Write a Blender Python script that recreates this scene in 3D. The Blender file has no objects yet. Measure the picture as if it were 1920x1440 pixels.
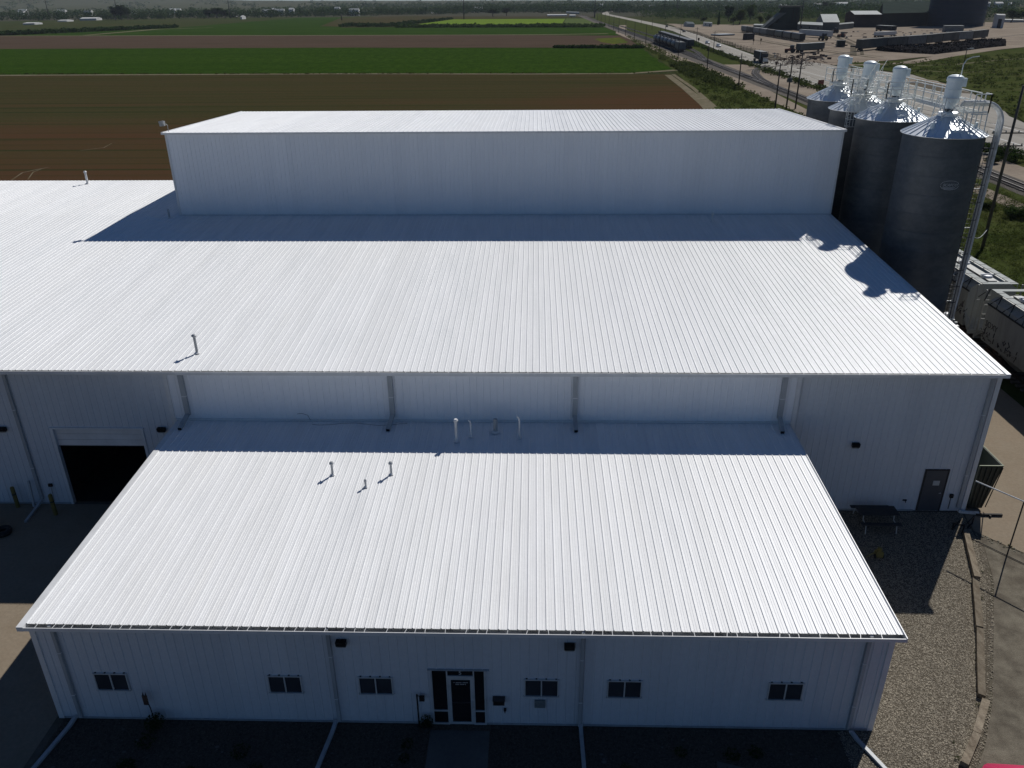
import bpy, math, random
from mathutils import Vector, Matrix
R = math.radians
random.seed(7)
S = 0.3048            # geometry below is laid out in feet
sc = bpy.context.scene
C = sc.collection

# ------------------------------------------------------------------ camera, world, sun, exposure
CX, CY, CZ = 54.312, -63.048, 73.138
F, PITCH, ROLL, YAW = 1495.27, R(25.675), R(-0.507), R(-1.72)
fw = Vector((math.sin(YAW)*math.cos(PITCH), math.cos(YAW)*math.cos(PITCH), -math.sin(PITCH)))
rt = Vector((math.cos(YAW), -math.sin(YAW), 0)); up = rt.cross(fw)
rt2 = math.cos(ROLL)*rt + math.sin(ROLL)*up; up2 = -math.sin(ROLL)*rt + math.cos(ROLL)*up
cd = bpy.data.cameras.new('camera'); cam = bpy.data.objects.new('camera', cd); C.objects.link(cam)
m = Matrix((rt2, up2, -fw)).transposed().to_4x4(); m.translation = Vector((CX, CY, CZ))*S
cam.matrix_world = m
cd.sensor_width = 36; cd.lens = 36*F/1920; cd.clip_start = 0.5; cd.clip_end = 60000
sc.camera = cam
sun_dir = Vector((0.697, 1.0, 1.068)).normalized()
SUN_EL = math.asin(sun_dir.z); SUN_AZ = math.atan2(sun_dir.x, sun_dir.y)
w = bpy.data.worlds.new('World'); sc.world = w; w.use_nodes = True
nt = w.node_tree; nt.nodes.clear()
sky = nt.nodes.new('ShaderNodeTexSky'); sky.sky_type = 'NISHITA'; sky.sun_disc = False
sky.sun_elevation = SUN_EL; sky.sun_rotation = SUN_AZ; sky.altitude = 1500; sky.air_density = 1.0; sky.dust_density = 0.25; sky.ozone_density = 10.0
bg = nt.nodes.new('ShaderNodeBackground'); bg.inputs[1].default_value = 0.058
wo = nt.nodes.new('ShaderNodeOutputWorld')
nt.links.new(sky.outputs[0], bg.inputs[0]); nt.links.new(bg.outputs[0], wo.inputs[0])
sl = bpy.data.lights.new('sun', 'SUN'); sl.energy = 5.0; sl.angle = R(0.53); sl.color = (1.0, 0.975, 0.94)
so = bpy.data.objects.new('sun', sl); C.objects.link(so)
so.rotation_euler = (-sun_dir).to_track_quat('-Z', 'Y').to_euler()
sc.view_settings.view_transform = 'Standard'; sc.view_settings.look = 'None'
sc.view_settings.exposure = -0.30; sc.view_settings.gamma = 1.0; sc.view_settings.use_curve_mapping = False

def G(px, py, z=0.0):
    """where the sight line through a point of the 1920x1440 photograph meets the level z (feet)"""
    d = fw + rt2*((px-960)/F) - up2*((py-720)/F)
    t = (z-CZ)/d.z
    return Vector((CX+d.x*t, CY+d.y*t, z))
def HZ(X, Y, py):
    """height at which the vertical line over X,Y shows at image row py"""
    lo = -50.0; hi = 900.0
    if fw.z < 0: hi = min(hi, CZ + ((X-CX)*fw.x+(Y-CY)*fw.y-2.0)/(-fw.z))
    for _ in range(50):
        z = (lo+hi)/2; d = Vector((X-CX, Y-CY, z-CZ))
        y = 720 - F*(d.dot(up2))/(d.dot(fw))
        if y > py: lo = z
        else: hi = z
    return lo

# ------------------------------------------------------------------ materials
MATS = {}
def N(t, kind, **kw):
    n = t.nodes.new(kind)
    for k, v in kw.items():
        if k in n.inputs.keys() if isinstance(k, str) else False: n.inputs[k].default_value = v
        else: setattr(n, k, v)
    return n
def mat(name, col, rough=0.6, metal=0.0, var=None, scale=(1, 1, 1), detail=5.0, var2=None, scale2=None, lo=0.35, hi=0.65,
        bump=0.0, bscale=30.0, spec=0.5, fine=0.0, fscale=40.0):
    """procedural Principled: col mixed with var by stretched noise, then var2 by a second noise, fine grain and bump"""
    if name in MATS: return MATS[name]
    m = bpy.data.materials.new(name); m.use_nodes = True; t = m.node_tree
    b = t.nodes['Principled BSDF']
    b.inputs['Roughness'].default_value = rough; b.inputs['Metallic'].default_value = metal
    b.inputs['Specular IOR Level'].default_value = spec
    geo = t.nodes.new('ShaderNodeNewGeometry')
    def noise(sc3, det=detail):
        mp = t.nodes.new('ShaderNodeMapping'); mp.inputs['Scale'].default_value = sc3
        t.links.new(geo.outputs['Position'], mp.inputs[0])
        n = t.nodes.new('ShaderNodeTexNoise'); n.inputs['Scale'].default_value = 1.0; n.inputs['Detail'].default_value = det
        n.inputs['Roughness'].default_value = 0.6
        t.links.new(mp.outputs[0], n.inputs[0]); return n
    cur = None
    def mix(a, bcol, nz, l=lo, h=hi):
        mr = t.nodes.new('ShaderNodeMapRange'); mr.inputs[1].default_value = l; mr.inputs[2].default_value = h
        t.links.new(nz.outputs[0], mr.inputs[0])
        mx = t.nodes.new('ShaderNodeMix'); mx.data_type = 'RGBA'
        t.links.new(mr.outputs[0], mx.inputs[0])
        if isinstance(a, tuple): mx.inputs[6].default_value = (*a, 1)
        else: t.links.new(a, mx.inputs[6])
        mx.inputs[7].default_value = (*bcol, 1)
        return mx.outputs[2]
    src = col
    if var: src = mix(src, var, noise(scale))
    if var2: src = mix(src, var2, noise(scale2 or tuple(3.1*s for s in scale)))
    if fine:
        nz = noise((fscale,)*3, 3)
        mr = t.nodes.new('ShaderNodeMapRange'); mr.inputs[3].default_value = 1-fine; mr.inputs[4].default_value = 1+fine
        mr.inputs[1].default_value = .25; mr.inputs[2].default_value = .75
        t.links.new(nz.outputs[0], mr.inputs[0])
        vm = t.nodes.new('ShaderNodeVectorMath'); vm.operation = 'SCALE'
        if isinstance(src, tuple): vm.inputs[0].default_value = src
        else: t.links.new(src, vm.inputs[0])
        t.links.new(mr.outputs[0], vm.inputs['Scale']); src = vm.outputs[0]
    if isinstance(src, tuple): b.inputs['Base Color'].default_value = (*src, 1)
    else: t.links.new(src, b.inputs['Base Color'])
    if bump:
        nz = noise((bscale,)*3, 4); bp = t.nodes.new('ShaderNodeBump'); bp.inputs['Strength'].default_value = bump
        bp.inputs['Distance'].default_value = 0.05
        t.links.new(nz.outputs[0], bp.inputs['Height']); t.links.new(bp.outputs[0], b.inputs['Normal'])
    MATS[name] = m; return m

M_roof = mat('white_roof_paint', (.80, .795, .775), .5, 0, var=(.74, .745, .74), scale=(.5, .06, .5), var2=(.83, .83, .82), scale2=(2.5, .25, 2), fine=.035, fscale=9)
M_roof2 = mat('white_roof_paint_coated', (.785, .785, .768), .5, 0, var=(.73, .74, .735), scale=(.3, .05, .5), var2=(.82, .82, .81), scale2=(3.2, .2, 2), fine=.04, fscale=8)
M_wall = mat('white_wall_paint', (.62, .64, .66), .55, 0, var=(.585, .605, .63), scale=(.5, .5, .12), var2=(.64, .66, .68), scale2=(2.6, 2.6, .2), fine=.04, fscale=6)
M_wall_lit = mat('bounce_lit_wall_paint', (.83, .84, .855), .5, 0, var=(.78, .79, .80), scale=(.5, .5, .1), var2=(.82, .83, .84), scale2=(1.6, 1.6, .15), fine=.02, fscale=6)  # brighter wall paint: light bounced off the roofs is put into the colour
M_trim = mat('white_trim_paint', (.72, .72, .71), .45, 0, var=(.62, .62, .61), scale=(1.2, 1.2, 1.2), fine=.03)
M_gut = mat('grey_gutter_inside', (.46, .47, .46), .6, .1, var=(.26, .265, .255), scale=(1.4, 4, 4), fine=.15, fscale=9)
M_spout = mat('white_downspout_paint', (.40, .42, .43), .5, 0, var=(.32, .335, .34), scale=(3, 3, .7))
M_pvc = mat('white_pipe', (.80, .80, .78), .4, 0, var=(.52, .52, .50), scale=(4, 4, 2))
M_lead = mat('grey_pipe', (.33, .34, .34), .5, .3, var=(.22, .23, .23), scale=(5, 5, 3))
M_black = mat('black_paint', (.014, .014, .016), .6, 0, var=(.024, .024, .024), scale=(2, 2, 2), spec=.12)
M_dark = mat('dark_metal', (.035, .035, .038), .6, 0, var=(.055, .052, .048), scale=(2, 2, 2), spec=.15)
M_glass = mat('dark_window_glass', (.03, .034, .042), .25, 0, var=(.05, .055, .065), scale=(.6, .6, .6), spec=.35)
M_glassd = mat('black_door_glass', (.010, .011, .013), .15, 0, var=(.016, .017, .02), scale=(.6, .6, .6), spec=.25)
M_frame = mat('aluminium_frame', (.58, .59, .58), .45, .1, var=(.48, .49, .48), scale=(3, 3, 3))
M_galv = mat('galvanised_steel', (.070, .080, .088), .5, .15, var=(.052, .060, .067), scale=(.35, .35, .2), var2=(.088, .097, .104), scale2=(1.4, 1.4, 2.6), fine=.12, fscale=5)
M_galvr = mat('galvanised_roof_sheet', (.84, .87, .88), .5, .6, var=(.76, .79, .81), scale=(.6, .6, .6), fine=.05, fscale=5)
M_cyc = mat('pale_green_white_paint', (.80, .86, .86), .4, 0, var=(.66, .73, .73), scale=(1, 1, .5))
M_rail = mat('cream_white_rail_paint', (.76, .77, .73), .45, 0, var=(.66, .67, .63), scale=(3, 3, 3))
M_conc = mat('tan_concrete', (.25, .20, .145), .9, 0, var=(.215, .172, .122), scale=(.16, .16, .16), var2=(.25, .206, .152), scale2=(.9, .9, .9), fine=.1, fscale=7, bump=.15, bscale=20, spec=0.0)
M_concd = mat('grey_walk_concrete', (.14, .136, .128), .9, 0, var=(.11, .107, .10), scale=(.6, .6, .6), fine=.1, fscale=8, spec=0.0)
M_asph = mat('weathered_asphalt', (.124, .106, .081), .9, 0, var=(.092, .080, .063), scale=(.25, .5, .35), var2=(.185, .164, .126), scale2=(1.3, 1.3, 1.3), fine=.2, fscale=24, bump=.4, bscale=30, spec=0.0)
M_road = mat('pale_highway_concrete', (.31, .29, .255), .85, 0, var=(.26, .24, .21), scale=(.12, .008, .1), var2=(.34, .32, .28), scale2=(.35, .02, .1), fine=.06, fscale=3, spec=0.0)
M_line = mat('white_road_paint', (.55, .55, .52), .7, 0, var=(.42, .42, .4), scale=(1, .4, 1))
M_dirt = mat('brown_grey_dirt', (.105, .09, .07), .95, 0, var=(.075, .07, .045), scale=(.05, .05, .05), var2=(.14, .12, .095), scale2=(.3, .3, .3), fine=.2, fscale=4, bump=.4, bscale=8, spec=0.0)
M_ballast = mat('grey_ballast', (.125, .110, .094), .95, 0, var=(.09, .08, .068), scale=(.6, .6, .6), var2=(.135, .125, .112), scale2=(2.4, 2.4, 2.4), fine=.3, fscale=9, bump=.8, bscale=10, spec=0.0)
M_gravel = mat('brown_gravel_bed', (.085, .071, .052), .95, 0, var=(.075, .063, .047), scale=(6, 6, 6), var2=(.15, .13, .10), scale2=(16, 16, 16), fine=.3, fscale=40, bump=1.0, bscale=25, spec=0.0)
M_wood = mat('weathered_tie_wood', (.20, .165, .12), .85, 0, var=(.13, .104, .076), scale=(3, 3, 3), var2=(.26, .22, .165), scale2=(7, 1.2, 7), fine=.2, fscale=14, bump=.4, bscale=20, spec=0.0)
M_pole = mat('brown_pole_wood', (.04, .034, .027), .85, 0, var=(.028, .023, .018), scale=(2, 2, .5), fine=.2, fscale=6)
M_rust = mat('rusty_brown_steel', (.09, .05, .035), .8, .2, var=(.05, .03, .024), scale=(1.5, 1.5, 1.5), fine=.2, fscale=5)
M_railst = mat('worn_rail_steel', (.10, .085, .075), .45, .6, var=(.06, .045, .038), scale=(.5, .5, .5))
M_sleeper = mat('dark_sleeper_wood', (.05, .042, .035), .9, 0, var=(.075, .065, .055), scale=(1, 1, 1))
M_yel = mat('faded_yellow_paint', (.20, .155, .035), .6, 0, var=(.14, .11, .03), scale=(2, 2, 2))
M_green = mat('dark_green_paint', (.012, .02, .016), .5, 0, var=(.018, .027, .022), scale=(1, 1, 1))
M_hop = mat('dusty_white_railcar_paint', (.30, .30, .275), .6, 0, var=(.23, .228, .205), scale=(.5, .5, .5), var2=(.33, .33, .30), scale2=(2, 2, .5), fine=.06)
M_grey = mat('grey_railcar_paint', (.17, .172, .165), .65, 0, var=(.12, .122, .115), scale=(.2, .2, .2), var2=(.21, .21, .2), scale2=(.8, .8, .8), spec=.1)
M_grey2 = mat('brown_grey_railcar_paint', (.125, .12, .105), .7, 0, var=(.085, .082, .07), scale=(.2, .2, .2), spec=.1)
M_tank = mat('sooty_tank_car_paint', (.017, .018, .02), .5, 0, var=(.03, .032, .034), scale=(.3, .3, .3))
M_shed = mat('dull_grey_cladding', (.135, .145, .135), .7, 0, var=(.10, .11, .10), scale=(.1, .1, .1), spec=.1)
M_shedr = mat('pale_shed_roof', (.33, .35, .33), .6, 0, var=(.27, .285, .27), scale=(.1, .1, .1), spec=.1)
M_brown = mat('brown_red_cladding', (.07, .052, .045), .8, 0, var=(.052, .04, .036), scale=(.1, .1, .1), spec=0.0)
M_dgreen = mat('dark_green_roofing', (.045, .058, .05), .75, 0, var=(.035, .045, .04), scale=(.08, .08, .08), spec=0.0)
M_dwall = mat('dark_brown_cladding', (.032, .032, .03), .8, 0, var=(.045, .043, .038), scale=(.08, .08, .08), spec=0.0)
M_bin = mat('dark_blue_grey_steel', (.045, .055, .072), .6, .2, var=(.034, .042, .056), scale=(.03, .03, .03), spec=.1)
M_white = mat('white_house_paint', (.55, .55, .53), .7, 0, var=(.46, .46, .44), scale=(.2, .2, .2), spec=.1)
M_scrap = mat('black_scrap', (.010, .0095, .010), .9, 0, var=(.02, .019, .02), scale=(.4, .4, .4), spec=0.0)
M_scrapl = mat('pale_scrap', (.20, .19, .19), .9, 0, var=(.09, .085, .085), scale=(.5, .5, .5), spec=0.0)
M_red = mat('orange_red_paint', (.30, .07, .035), .6, 0, var=(.2, .05, .03), scale=(1, 1, 1))
M_pink = mat('magenta_car_paint', (.62, .035, .13), .25, .1, var=(.56, .03, .11), scale=(.4, .4, .4))
M_carw = mat('white_car_paint', (.65, .66, .66), .3, 0, var=(.6, .6, .6), scale=(1, 1, 1))
M_rubber = mat('black_rubber', (.012, .012, .012), .8, 0, var=(.02, .02, .02), scale=(4, 4, 4))

def leafy(name, col, var, scale, tr=.35):
    m = mat(name, col, .9, 0, var=var, scale=scale, var2=tuple(c*.7 for c in col), scale2=tuple(6*k for k in scale), spec=0.0)
    t = m.node_tree; b = t.nodes['Principled BSDF']; out = [n for n in t.nodes if n.type == 'OUTPUT_MATERIAL'][0]
    src = b.inputs['Base Color'].links[0].from_socket; tn = t.nodes.new('ShaderNodeBsdfTranslucent'); t.links.new(src, tn.inputs[0])
    mx = t.nodes.new('ShaderNodeMixShader'); mx.inputs[0].default_value = tr; t.links.new(b.outputs[0], mx.inputs[1]); t.links.new(tn.outputs[0], mx.inputs[2]); t.links.new(mx.outputs[0], out.inputs[0])
    return m
M_leaf = leafy('dark_green_foliage', (.042,.072,.022), (.064,.098,.03), (.05,.05,.05))
M_leaf2 = leafy('olive_foliage', (.056,.076,.024), (.080,.094,.030), (.12,.12,.12))
M_leaf3 = leafy('dense_dark_foliage', (.028,.052,.018), (.042,.068,.024), (.02,.02,.02))
M_weed = leafy('mixed_weeds', (.074,.096,.026), (.104,.118,.036), (.08,.08,.08))
def field(name, col, var, var2, sx=.02, sy=.12, sx2=.15, sy2=.5, fine=.15, lo=.35, hi=.65):
    return mat(name, col, .95, 0, var=var, scale=(sx, sy, .1), var2=var2, scale2=(sx2, sy2, .1), fine=fine, fscale=1.2, lo=lo, hi=hi, spec=0.0)
M_f1 = field('ploughed_brown_stubble', (.052, .041, .019), (.060, .042, .021), (.042, .042, .017), .004, .05, .02, .35)
def soil_blend():
    m = M_f1; t = m.node_tree; b = t.nodes['Principled BSDF']; src = b.inputs['Base Color'].links[0].from_socket
    geo = t.nodes.new('ShaderNodeNewGeometry'); sp = t.nodes.new('ShaderNodeSeparateXYZ'); t.links.new(geo.outputs['Position'], sp.inputs[0])
    def M(op, a, c):
        n = t.nodes.new('ShaderNodeMath'); n.operation = op
        for i, v in enumerate((a, c)):
            if isinstance(v, (int, float)): n.inputs[i].default_value = v
            else: t.links.new(v, n.inputs[i])
        return n.outputs[0]
    mp = t.nodes.new('ShaderNodeMapping'); mp.inputs['Scale'].default_value = (.006, .05, .1); t.links.new(geo.outputs['Position'], mp.inputs[0])
    nz = t.nodes.new('ShaderNodeTexNoise'); nz.inputs['Scale'].default_value = 1; nz.inputs['Detail'].default_value = 6; t.links.new(mp.outputs[0], nz.inputs[0])
    xr = M('MULTIPLY', M('MAXIMUM', sp.outputs[0], 0.0), 1.7)
    f = M('DIVIDE', M('SUBTRACT', M('ADD', xr, 178.0), sp.outputs[1]), 75.0)
    f = M('ADD', f, M('MULTIPLY', M('SUBTRACT', nz.outputs[0], .5), 2.6))
    cl = t.nodes.new('ShaderNodeClamp'); t.links.new(f, cl.inputs[0])
    mx = t.nodes.new('ShaderNodeMix'); mx.data_type = 'RGBA'; t.links.new(cl.outputs[0], mx.inputs[0]); t.links.new(src, mx.inputs[6]); mx.inputs[7].default_value = (.066,.038,.020,1)
    # long thin drill lines left by the implement
    mp2 = t.nodes.new('ShaderNodeMapping'); mp2.inputs['Scale'].default_value = (.003, .42, .1); t.links.new(geo.outputs['Position'], mp2.inputs[0])
    n2 = t.nodes.new('ShaderNodeTexNoise'); n2.inputs['Scale'].default_value = 1; n2.inputs['Detail'].default_value = 4; t.links.new(mp2.outputs[0], n2.inputs[0])
    mr = t.nodes.new('ShaderNodeMapRange'); mr.inputs[1].default_value = .54; mr.inputs[2].default_value = .64; mr.inputs[4].default_value = .75; t.links.new(n2.outputs[0], mr.inputs[0])
    mx2 = t.nodes.new('ShaderNodeMix'); mx2.data_type = 'RGBA'; t.links.new(mr.outputs[0], mx2.inputs[0]); t.links.new(mx.outputs[2], mx2.inputs[6]); mx2.inputs[7].default_value = (.022,.032,.012,1)
    t.links.new(mx2.outputs[2], b.inputs['Base Color'])
soil_blend()
M_f1r = field('reddish_bare_soil', (.082, .041, .021), (.066, .036, .016), (.092, .049, .027), .01, .08, .05, .5)
M_f2 = field('dark_green_crop', (.026, .054, .007), (.037, .068, .009), (.018, .040, .006), .004, .06, .35, .12, .45, .3, .7)
M_f3 = field('mauve_brown_fallow', (.072, .050, .036), (.060, .045, .030), (.084, .060, .044), .006, .04, .03, .2)
M_f4 = field('mid_green_crop', (.028, .056, .010), (.036, .064, .012), (.022, .046, .009), .004, .02, .02, .05)
M_f5 = field('bright_yellow_green_crop', (.13, .19, .026), (.15, .20, .032), (.10, .17, .022), .004, .03, .02, .06)
M_f6 = field('brown_olive_field', (.062, .050, .026), (.070, .046, .026), (.046, .052, .022), .004, .01, .02, .05)
M_f7 = field('olive_pasture', (.046, .052, .022), (.058, .052, .024), (.034, .050, .018), .003, .008, .01, .03)
M_f8 = field('rough_green_meadow', (.050, .062, .018), (.075, .072, .030), (.036, .052, .014), .02, .03, .12, .2)
M_f9 = field('grey_brown_far_land', (.062, .060, .045), (.046, .056, .034), (.072, .066, .05), .002, .004, .01, .01)
M_path = field('pale_dirt_track', (.20, .175, .13), (.16, .135, .095), (.13, .115, .07), .05, .05, .4, .4)
M_yard = field('tan_industrial_yard', (.235, .195, .152), (.185, .15, .118), (.28, .235, .185), .01, .01, .06, .06)
M_base = field('flat_green_farmland', (.040, .046, .02), (.050, .044, .024), (.03, .044, .016), .002, .003, .02, .03)
M_hill = field('distant_grassy_bluff', (.060, .066, .038), (.050, .062, .034), (.074, .074, .046), .0008, .002, .004, .01)
M_water = mat('pale_tarpaulin', (.36, .40, .42), .5, 0, var=(.3, .34, .36), scale=(.1, .1, .1))
M_yflow = field('yellow_flowering_weeds', (.14, .13, .02), (.08, .10, .02), (.05, .07, .02), .05, .05, .3, .3)

def per_panel(m, lo_, hi_):
    t = m.node_tree; b = t.nodes['Principled BSDF']; src = b.inputs['Base Color'].links[0].from_socket
    oi = t.nodes.new('ShaderNodeObjectInfo'); mr = t.nodes.new('ShaderNodeMapRange'); mr.inputs[3].default_value = lo_; mr.inputs[4].default_value = hi_
    vm = t.nodes.new('ShaderNodeVectorMath'); vm.operation = 'SCALE'; t.links.new(oi.outputs['Random'], mr.inputs[0])
    t.links.new(src, vm.inputs[0]); t.links.new(mr.outputs[0], vm.inputs['Scale']); t.links.new(vm.outputs[0], b.inputs['Base Color'])
for m_, a_, c_ in ((M_roof, .965, 1.015), (M_roof2, .965, 1.015), (M_wall, .95, 1.02), (M_wall_lit, .97, 1.01), (M_galv, .86, 1.1), (M_galvr, .88, 1.05), (M_wood, .75, 1.15), (M_grey, .8, 1.2), (M_sleeper, .7, 1.3)): per_panel(m_, a_, c_)

# ------------------------------------------------------------------ mesh helpers (feet in, metres out)
class MB:
    def __init__(s): s.v = []; s.f = []; s.mi = []; s.cur = 0
    def poly(s, pts):
        n = len(s.v); s.v += [tuple(p) for p in pts]; s.f.append(tuple(range(n, n+len(pts)))); s.mi.append(s.cur); return s
    def box(s, x0, x1, y0, y1, z0, z1):
        n = len(s.v)
        s.v += [(x0,y0,z0),(x1,y0,z0),(x1,y1,z0),(x0,y1,z0),(x0,y0,z1),(x1,y0,z1),(x1,y1,z1),(x0,y1,z1)]
        for f in ((0,3,2,1),(4,5,6,7),(0,1,5,4),(1,2,6,5),(2,3,7,6),(3,0,4,7)): s.f.append(tuple(n+i for i in f)); s.mi.append(s.cur)
        return s
    def hexa(s, b, t):
        """b, t: four bottom and four top points, counterclockwise from above"""
        n = len(s.v); s.v += [tuple(p) for p in b]+[tuple(p) for p in t]
        for f in ((0,3,2,1),(4,5,6,7),(0,1,5,4),(1,2,6,5),(2,3,7,6),(3,0,4,7)): s.f.append(tuple(n+i for i in f)); s.mi.append(s.cur)
        return s
    def bar(s, p, q, wd, ht=None, upv=(0,0,1)):
        p = Vector(p); q = Vector(q); d = (q-p)
        if d.length < 1e-6: return s
        d.normalize(); u = Vector(upv)
        if abs(d.dot(u)) > .97: u = Vector((1,0,0))
        a = d.cross(u).normalized()*wd/2; b = a.cross(d).normalized()*(ht or wd)/2
        n = len(s.v)
        for e in (p, q): s.v += [tuple(e-a-b), tuple(e+a-b), tuple(e+a+b), tuple(e-a+b)]
        for f in ((0,1,2,3),(7,6,5,4),(0,4,5,1),(1,5,6,2),(2,6,7,3),(3,7,4,0)): s.f.append(tuple(n+i for i in f)); s.mi.append(s.cur)
        return s
    def tube(s, pts, r, k=8, cap=True, r1=None):
        pts = [Vector(p) for p in pts]; n = len(s.v); L = len(pts); prev = None
        for i, p in enumerate(pts):
            d = ((pts[min(i+1, L-1)]-p).normalized()+(p-pts[max(i-1, 0)]).normalized()).normalized() if 0 < i < L-1 else (pts[min(i+1, L-1)]-pts[max(i-1, 0)]).normalized()
            if prev is None:
                u = Vector((0,0,1)) if abs(d.z) < .9 else Vector((1,0,0)); a = d.cross(u).normalized()
            else: a = (prev-d*prev.dot(d)).normalized()
            prev = a; b = d.cross(a); rr = r if r1 is None else r+(r1-r)*i/(L-1)
            for j in range(k):
                t = 2*math.pi*j/k; s.v.append(tuple(p+(a*math.cos(t)+b*math.sin(t))*rr))
        for i in range(L-1):
            for j in range(k): s.f.append((n+i*k+j, n+i*k+(j+1)%k, n+(i+1)*k+(j+1)%k, n+(i+1)*k+j)); s.mi.append(s.cur)
        if cap:
            s.f.append(tuple(n+j for j in range(k))[::-1]); s.f.append(tuple(n+(L-1)*k+j for j in range(k))); s.mi += [s.cur]*2
        return s
    def lathe(s, prof, k=32, c=(0,0), a0=0, a1=2*math.pi, close=True):
        n = len(s.v); full = abs(a1-a0-2*math.pi) < 1e-6; kk = k if full else k+1
        for r, z in prof:
            for j in range(kk):
                t = a0+(a1-a0)*j/k; s.v.append((c[0]+r*math.cos(t), c[1]+r*math.sin(t), z))
        for i in range(len(prof)-1):
            for j in range(k):
                j2 = (j+1) % kk; s.f.append((n+i*kk+j, n+i*kk+j2, n+(i+1)*kk+j2, n+(i+1)*kk+j)); s.mi.append(s.cur)
        return s
    def mesh(s, name, mats, smooth=False):
        me = bpy.data.meshes.new(name)
        me.from_pydata([(x*S, y*S, z*S) for x, y, z in s.v], [], s.f)
        if not isinstance(mats, (list, tuple)): mats = [mats]
        for mm in mats: me.materials.append(mm)
        if len(mats) > 1: me.polygons.foreach_set('material_index', s.mi)
        if smooth: me.polygons.foreach_set('use_smooth', [True]*len(s.f))
        me.update(); return me
    def build(s, name, mats, parent=None, smooth=False, loc=None, kind=None):
        return link(name, s.mesh(name, mats, smooth), parent, loc, kind=kind)
def link(name, me, parent=None, loc=None, rotz=0, kind=None):
    o = bpy.data.objects.new(name, me); C.objects.link(o)
    if parent: o.parent = parent
    if loc: o.location = Vector(loc)*S
    if rotz: o.rotation_euler = (0, 0, rotz)
    if kind: o['kind'] = kind
    return o
def tag(o, label, cat, group=None, kind=None):
    o['label'] = label; o['category'] = cat
    if group: o['group'] = group
    if kind: o['kind'] = kind
    return o
def thing(name, label, cat, loc=(0,0,0), rotz=0, group=None):
    o = bpy.data.objects.new(name, None); C.objects.link(o); o.empty_display_size = .3
    o.location = Vector(loc)*S; o.rotation_euler = (0, 0, rotz)
    return tag(o, label, cat, group)
def dup(root, loc, rotz=0, label=None, scale=None):
    r = root.copy(); C.objects.link(r); r.location = Vector(loc)*S; r.rotation_euler = (0, 0, rotz)
    if label: r['label'] = label
    if scale: r.scale = (scale,)*3 if not isinstance(scale, tuple) else scale
    for ch in list(root.children):
        c = ch.copy(); C.objects.link(c); c.parent = r
        for g in ch.children:
            d = g.copy(); C.objects.link(d); d.parent = c
    return r
def struct(name, mb, mt):
    return mb.build(name, mt, kind='structure')
def sheet(name, pts, mt, z):
    b = MB(); b.poly([(p[0], p[1], z) for p in pts])
    o = struct(name, b, mt)
    if o.data.polygons[0].normal.z < 0: o.data.flip_normals()
    return o
def rough(pts, amp, seed=3):
    g = random.Random(seed); out = []
    for p, q in zip(pts, pts[1:]+pts[:1]):
        p, q = Vector(p[:2]), Vector(q[:2]); n = max(1, min(60, int((q-p).length/30))); d = (q-p)
        nn = Vector((-d.y, d.x)).normalized() if d.length > 0 else Vector((0,0))
        for k in range(n): out.append(p+d*k/n+(nn*g.gauss(0, amp) if k else Vector((0,0))))
    return out
def rsheet(name, px, mt, z, amp): 
    pts = rough([tuple(G(*p)[:2]) for p in px], amp); me = bpy.data.meshes.new(name)
    from mathutils.geometry import tessellate_polygon
    V = [(p.x*S, p.y*S, z*S) for p in pts]; T = tessellate_polygon([[Vector(v) for v in V]])
    me.from_pydata(V, [], [tuple(t) for t in T]); me.materials.append(mt); me.update()
    if me.polygons[0].normal.z < 0: me.flip_normals()
    return link(name, me, kind='structure')
def psheet(name, px, mt, z): return sheet(name, [G(*p)[:2] for p in px], mt, z)

# ================================================================== GROUND, FIELDS, ROADS
BIG = 27000
sheet('ground', [(-BIG,-BIG),(BIG,-BIG),(BIG,BIG),(-BIG,BIG)], M_base, -.5)
b = MB()                                   # bluff along the horizon at the left, low rise elsewhere
nx, ny = 110, 16
for j in range(ny+1):
    for i in range(nx+1):
        X = -26000+i*(52000/nx); Y = 8200+j*(18000/ny); u = j/ny
        hh = (88+125/(1+math.exp((X+8600)/1400)))*min(1, u*2.4)
        k = 1/(1+math.exp((X-1500)/1300))           # bluff fades out to the right
        z = hh*k*(1+.05*math.sin(X*.0011+1)+.03*math.sin(X*.0031)) + (1-k)*30*min(1, max(0, u-.1)*1.6)
        b.v.append((X, Y, z*(1 if j else 0)-.6))
for j in range(ny):
    for i in range(nx):
        a = j*(nx+1)+i; b.f.append((a, a+1, a+nx+2, a+nx+1)); b.mi.append(0)
o = b.build('hills', M_hill, smooth=True, kind='structure')

psheet('far_farmland', [(-900,36),(-900,20),(300,14),(960,14),(1300,10),(2400,8),(2500,40),(1900,40),(1150,31),(900,32),(500,36),(0,42)], M_f9, -.40)
psheet('olive_field', [(-900,78),(-900,44),(0,40),(330,34),(560,32),(520,36),(350,51),(0,66)], M_f7, -.36)
psheet('upper_green_field', [(-600,82),(0,67),(330,52),(560,33),(700,31),(640,49),(640,52),(745,51),(1148,51),(1160,66),(640,67)], M_f4, -.32)
psheet('brown_field_beyond', [(600,49),(640,33),(760,30),(1140,31),(850,36),(745,50),(640,50)], M_f6, -.28)
psheet('bright_green_field', [(745,50.5),(850,36),(1060,35),(1050,50.5)], M_f5, -.24)
psheet('pale_green_plot', [(1052,50.3),(1062,34.5),(1128,34.5),(1142,50.3)], field('pale_rough_plot', (.075,.098,.045), (.05,.085,.025), (.10,.125,.04), .01, .02, .05, .1), -.24)
rsheet('fallow_field', [(-900,98),(-900,72),(0,67.5),(960,65.5),(1162,66.5),(1192,76),(1204,89),(640,89),(0,92)], M_f3, -.28, 3.0)
rsheet('yellow_weed_patch', [(1120,72),(1160,70),(1178,78),(1150,82),(1125,78)], M_yflow, -.22, 6.0)
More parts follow.
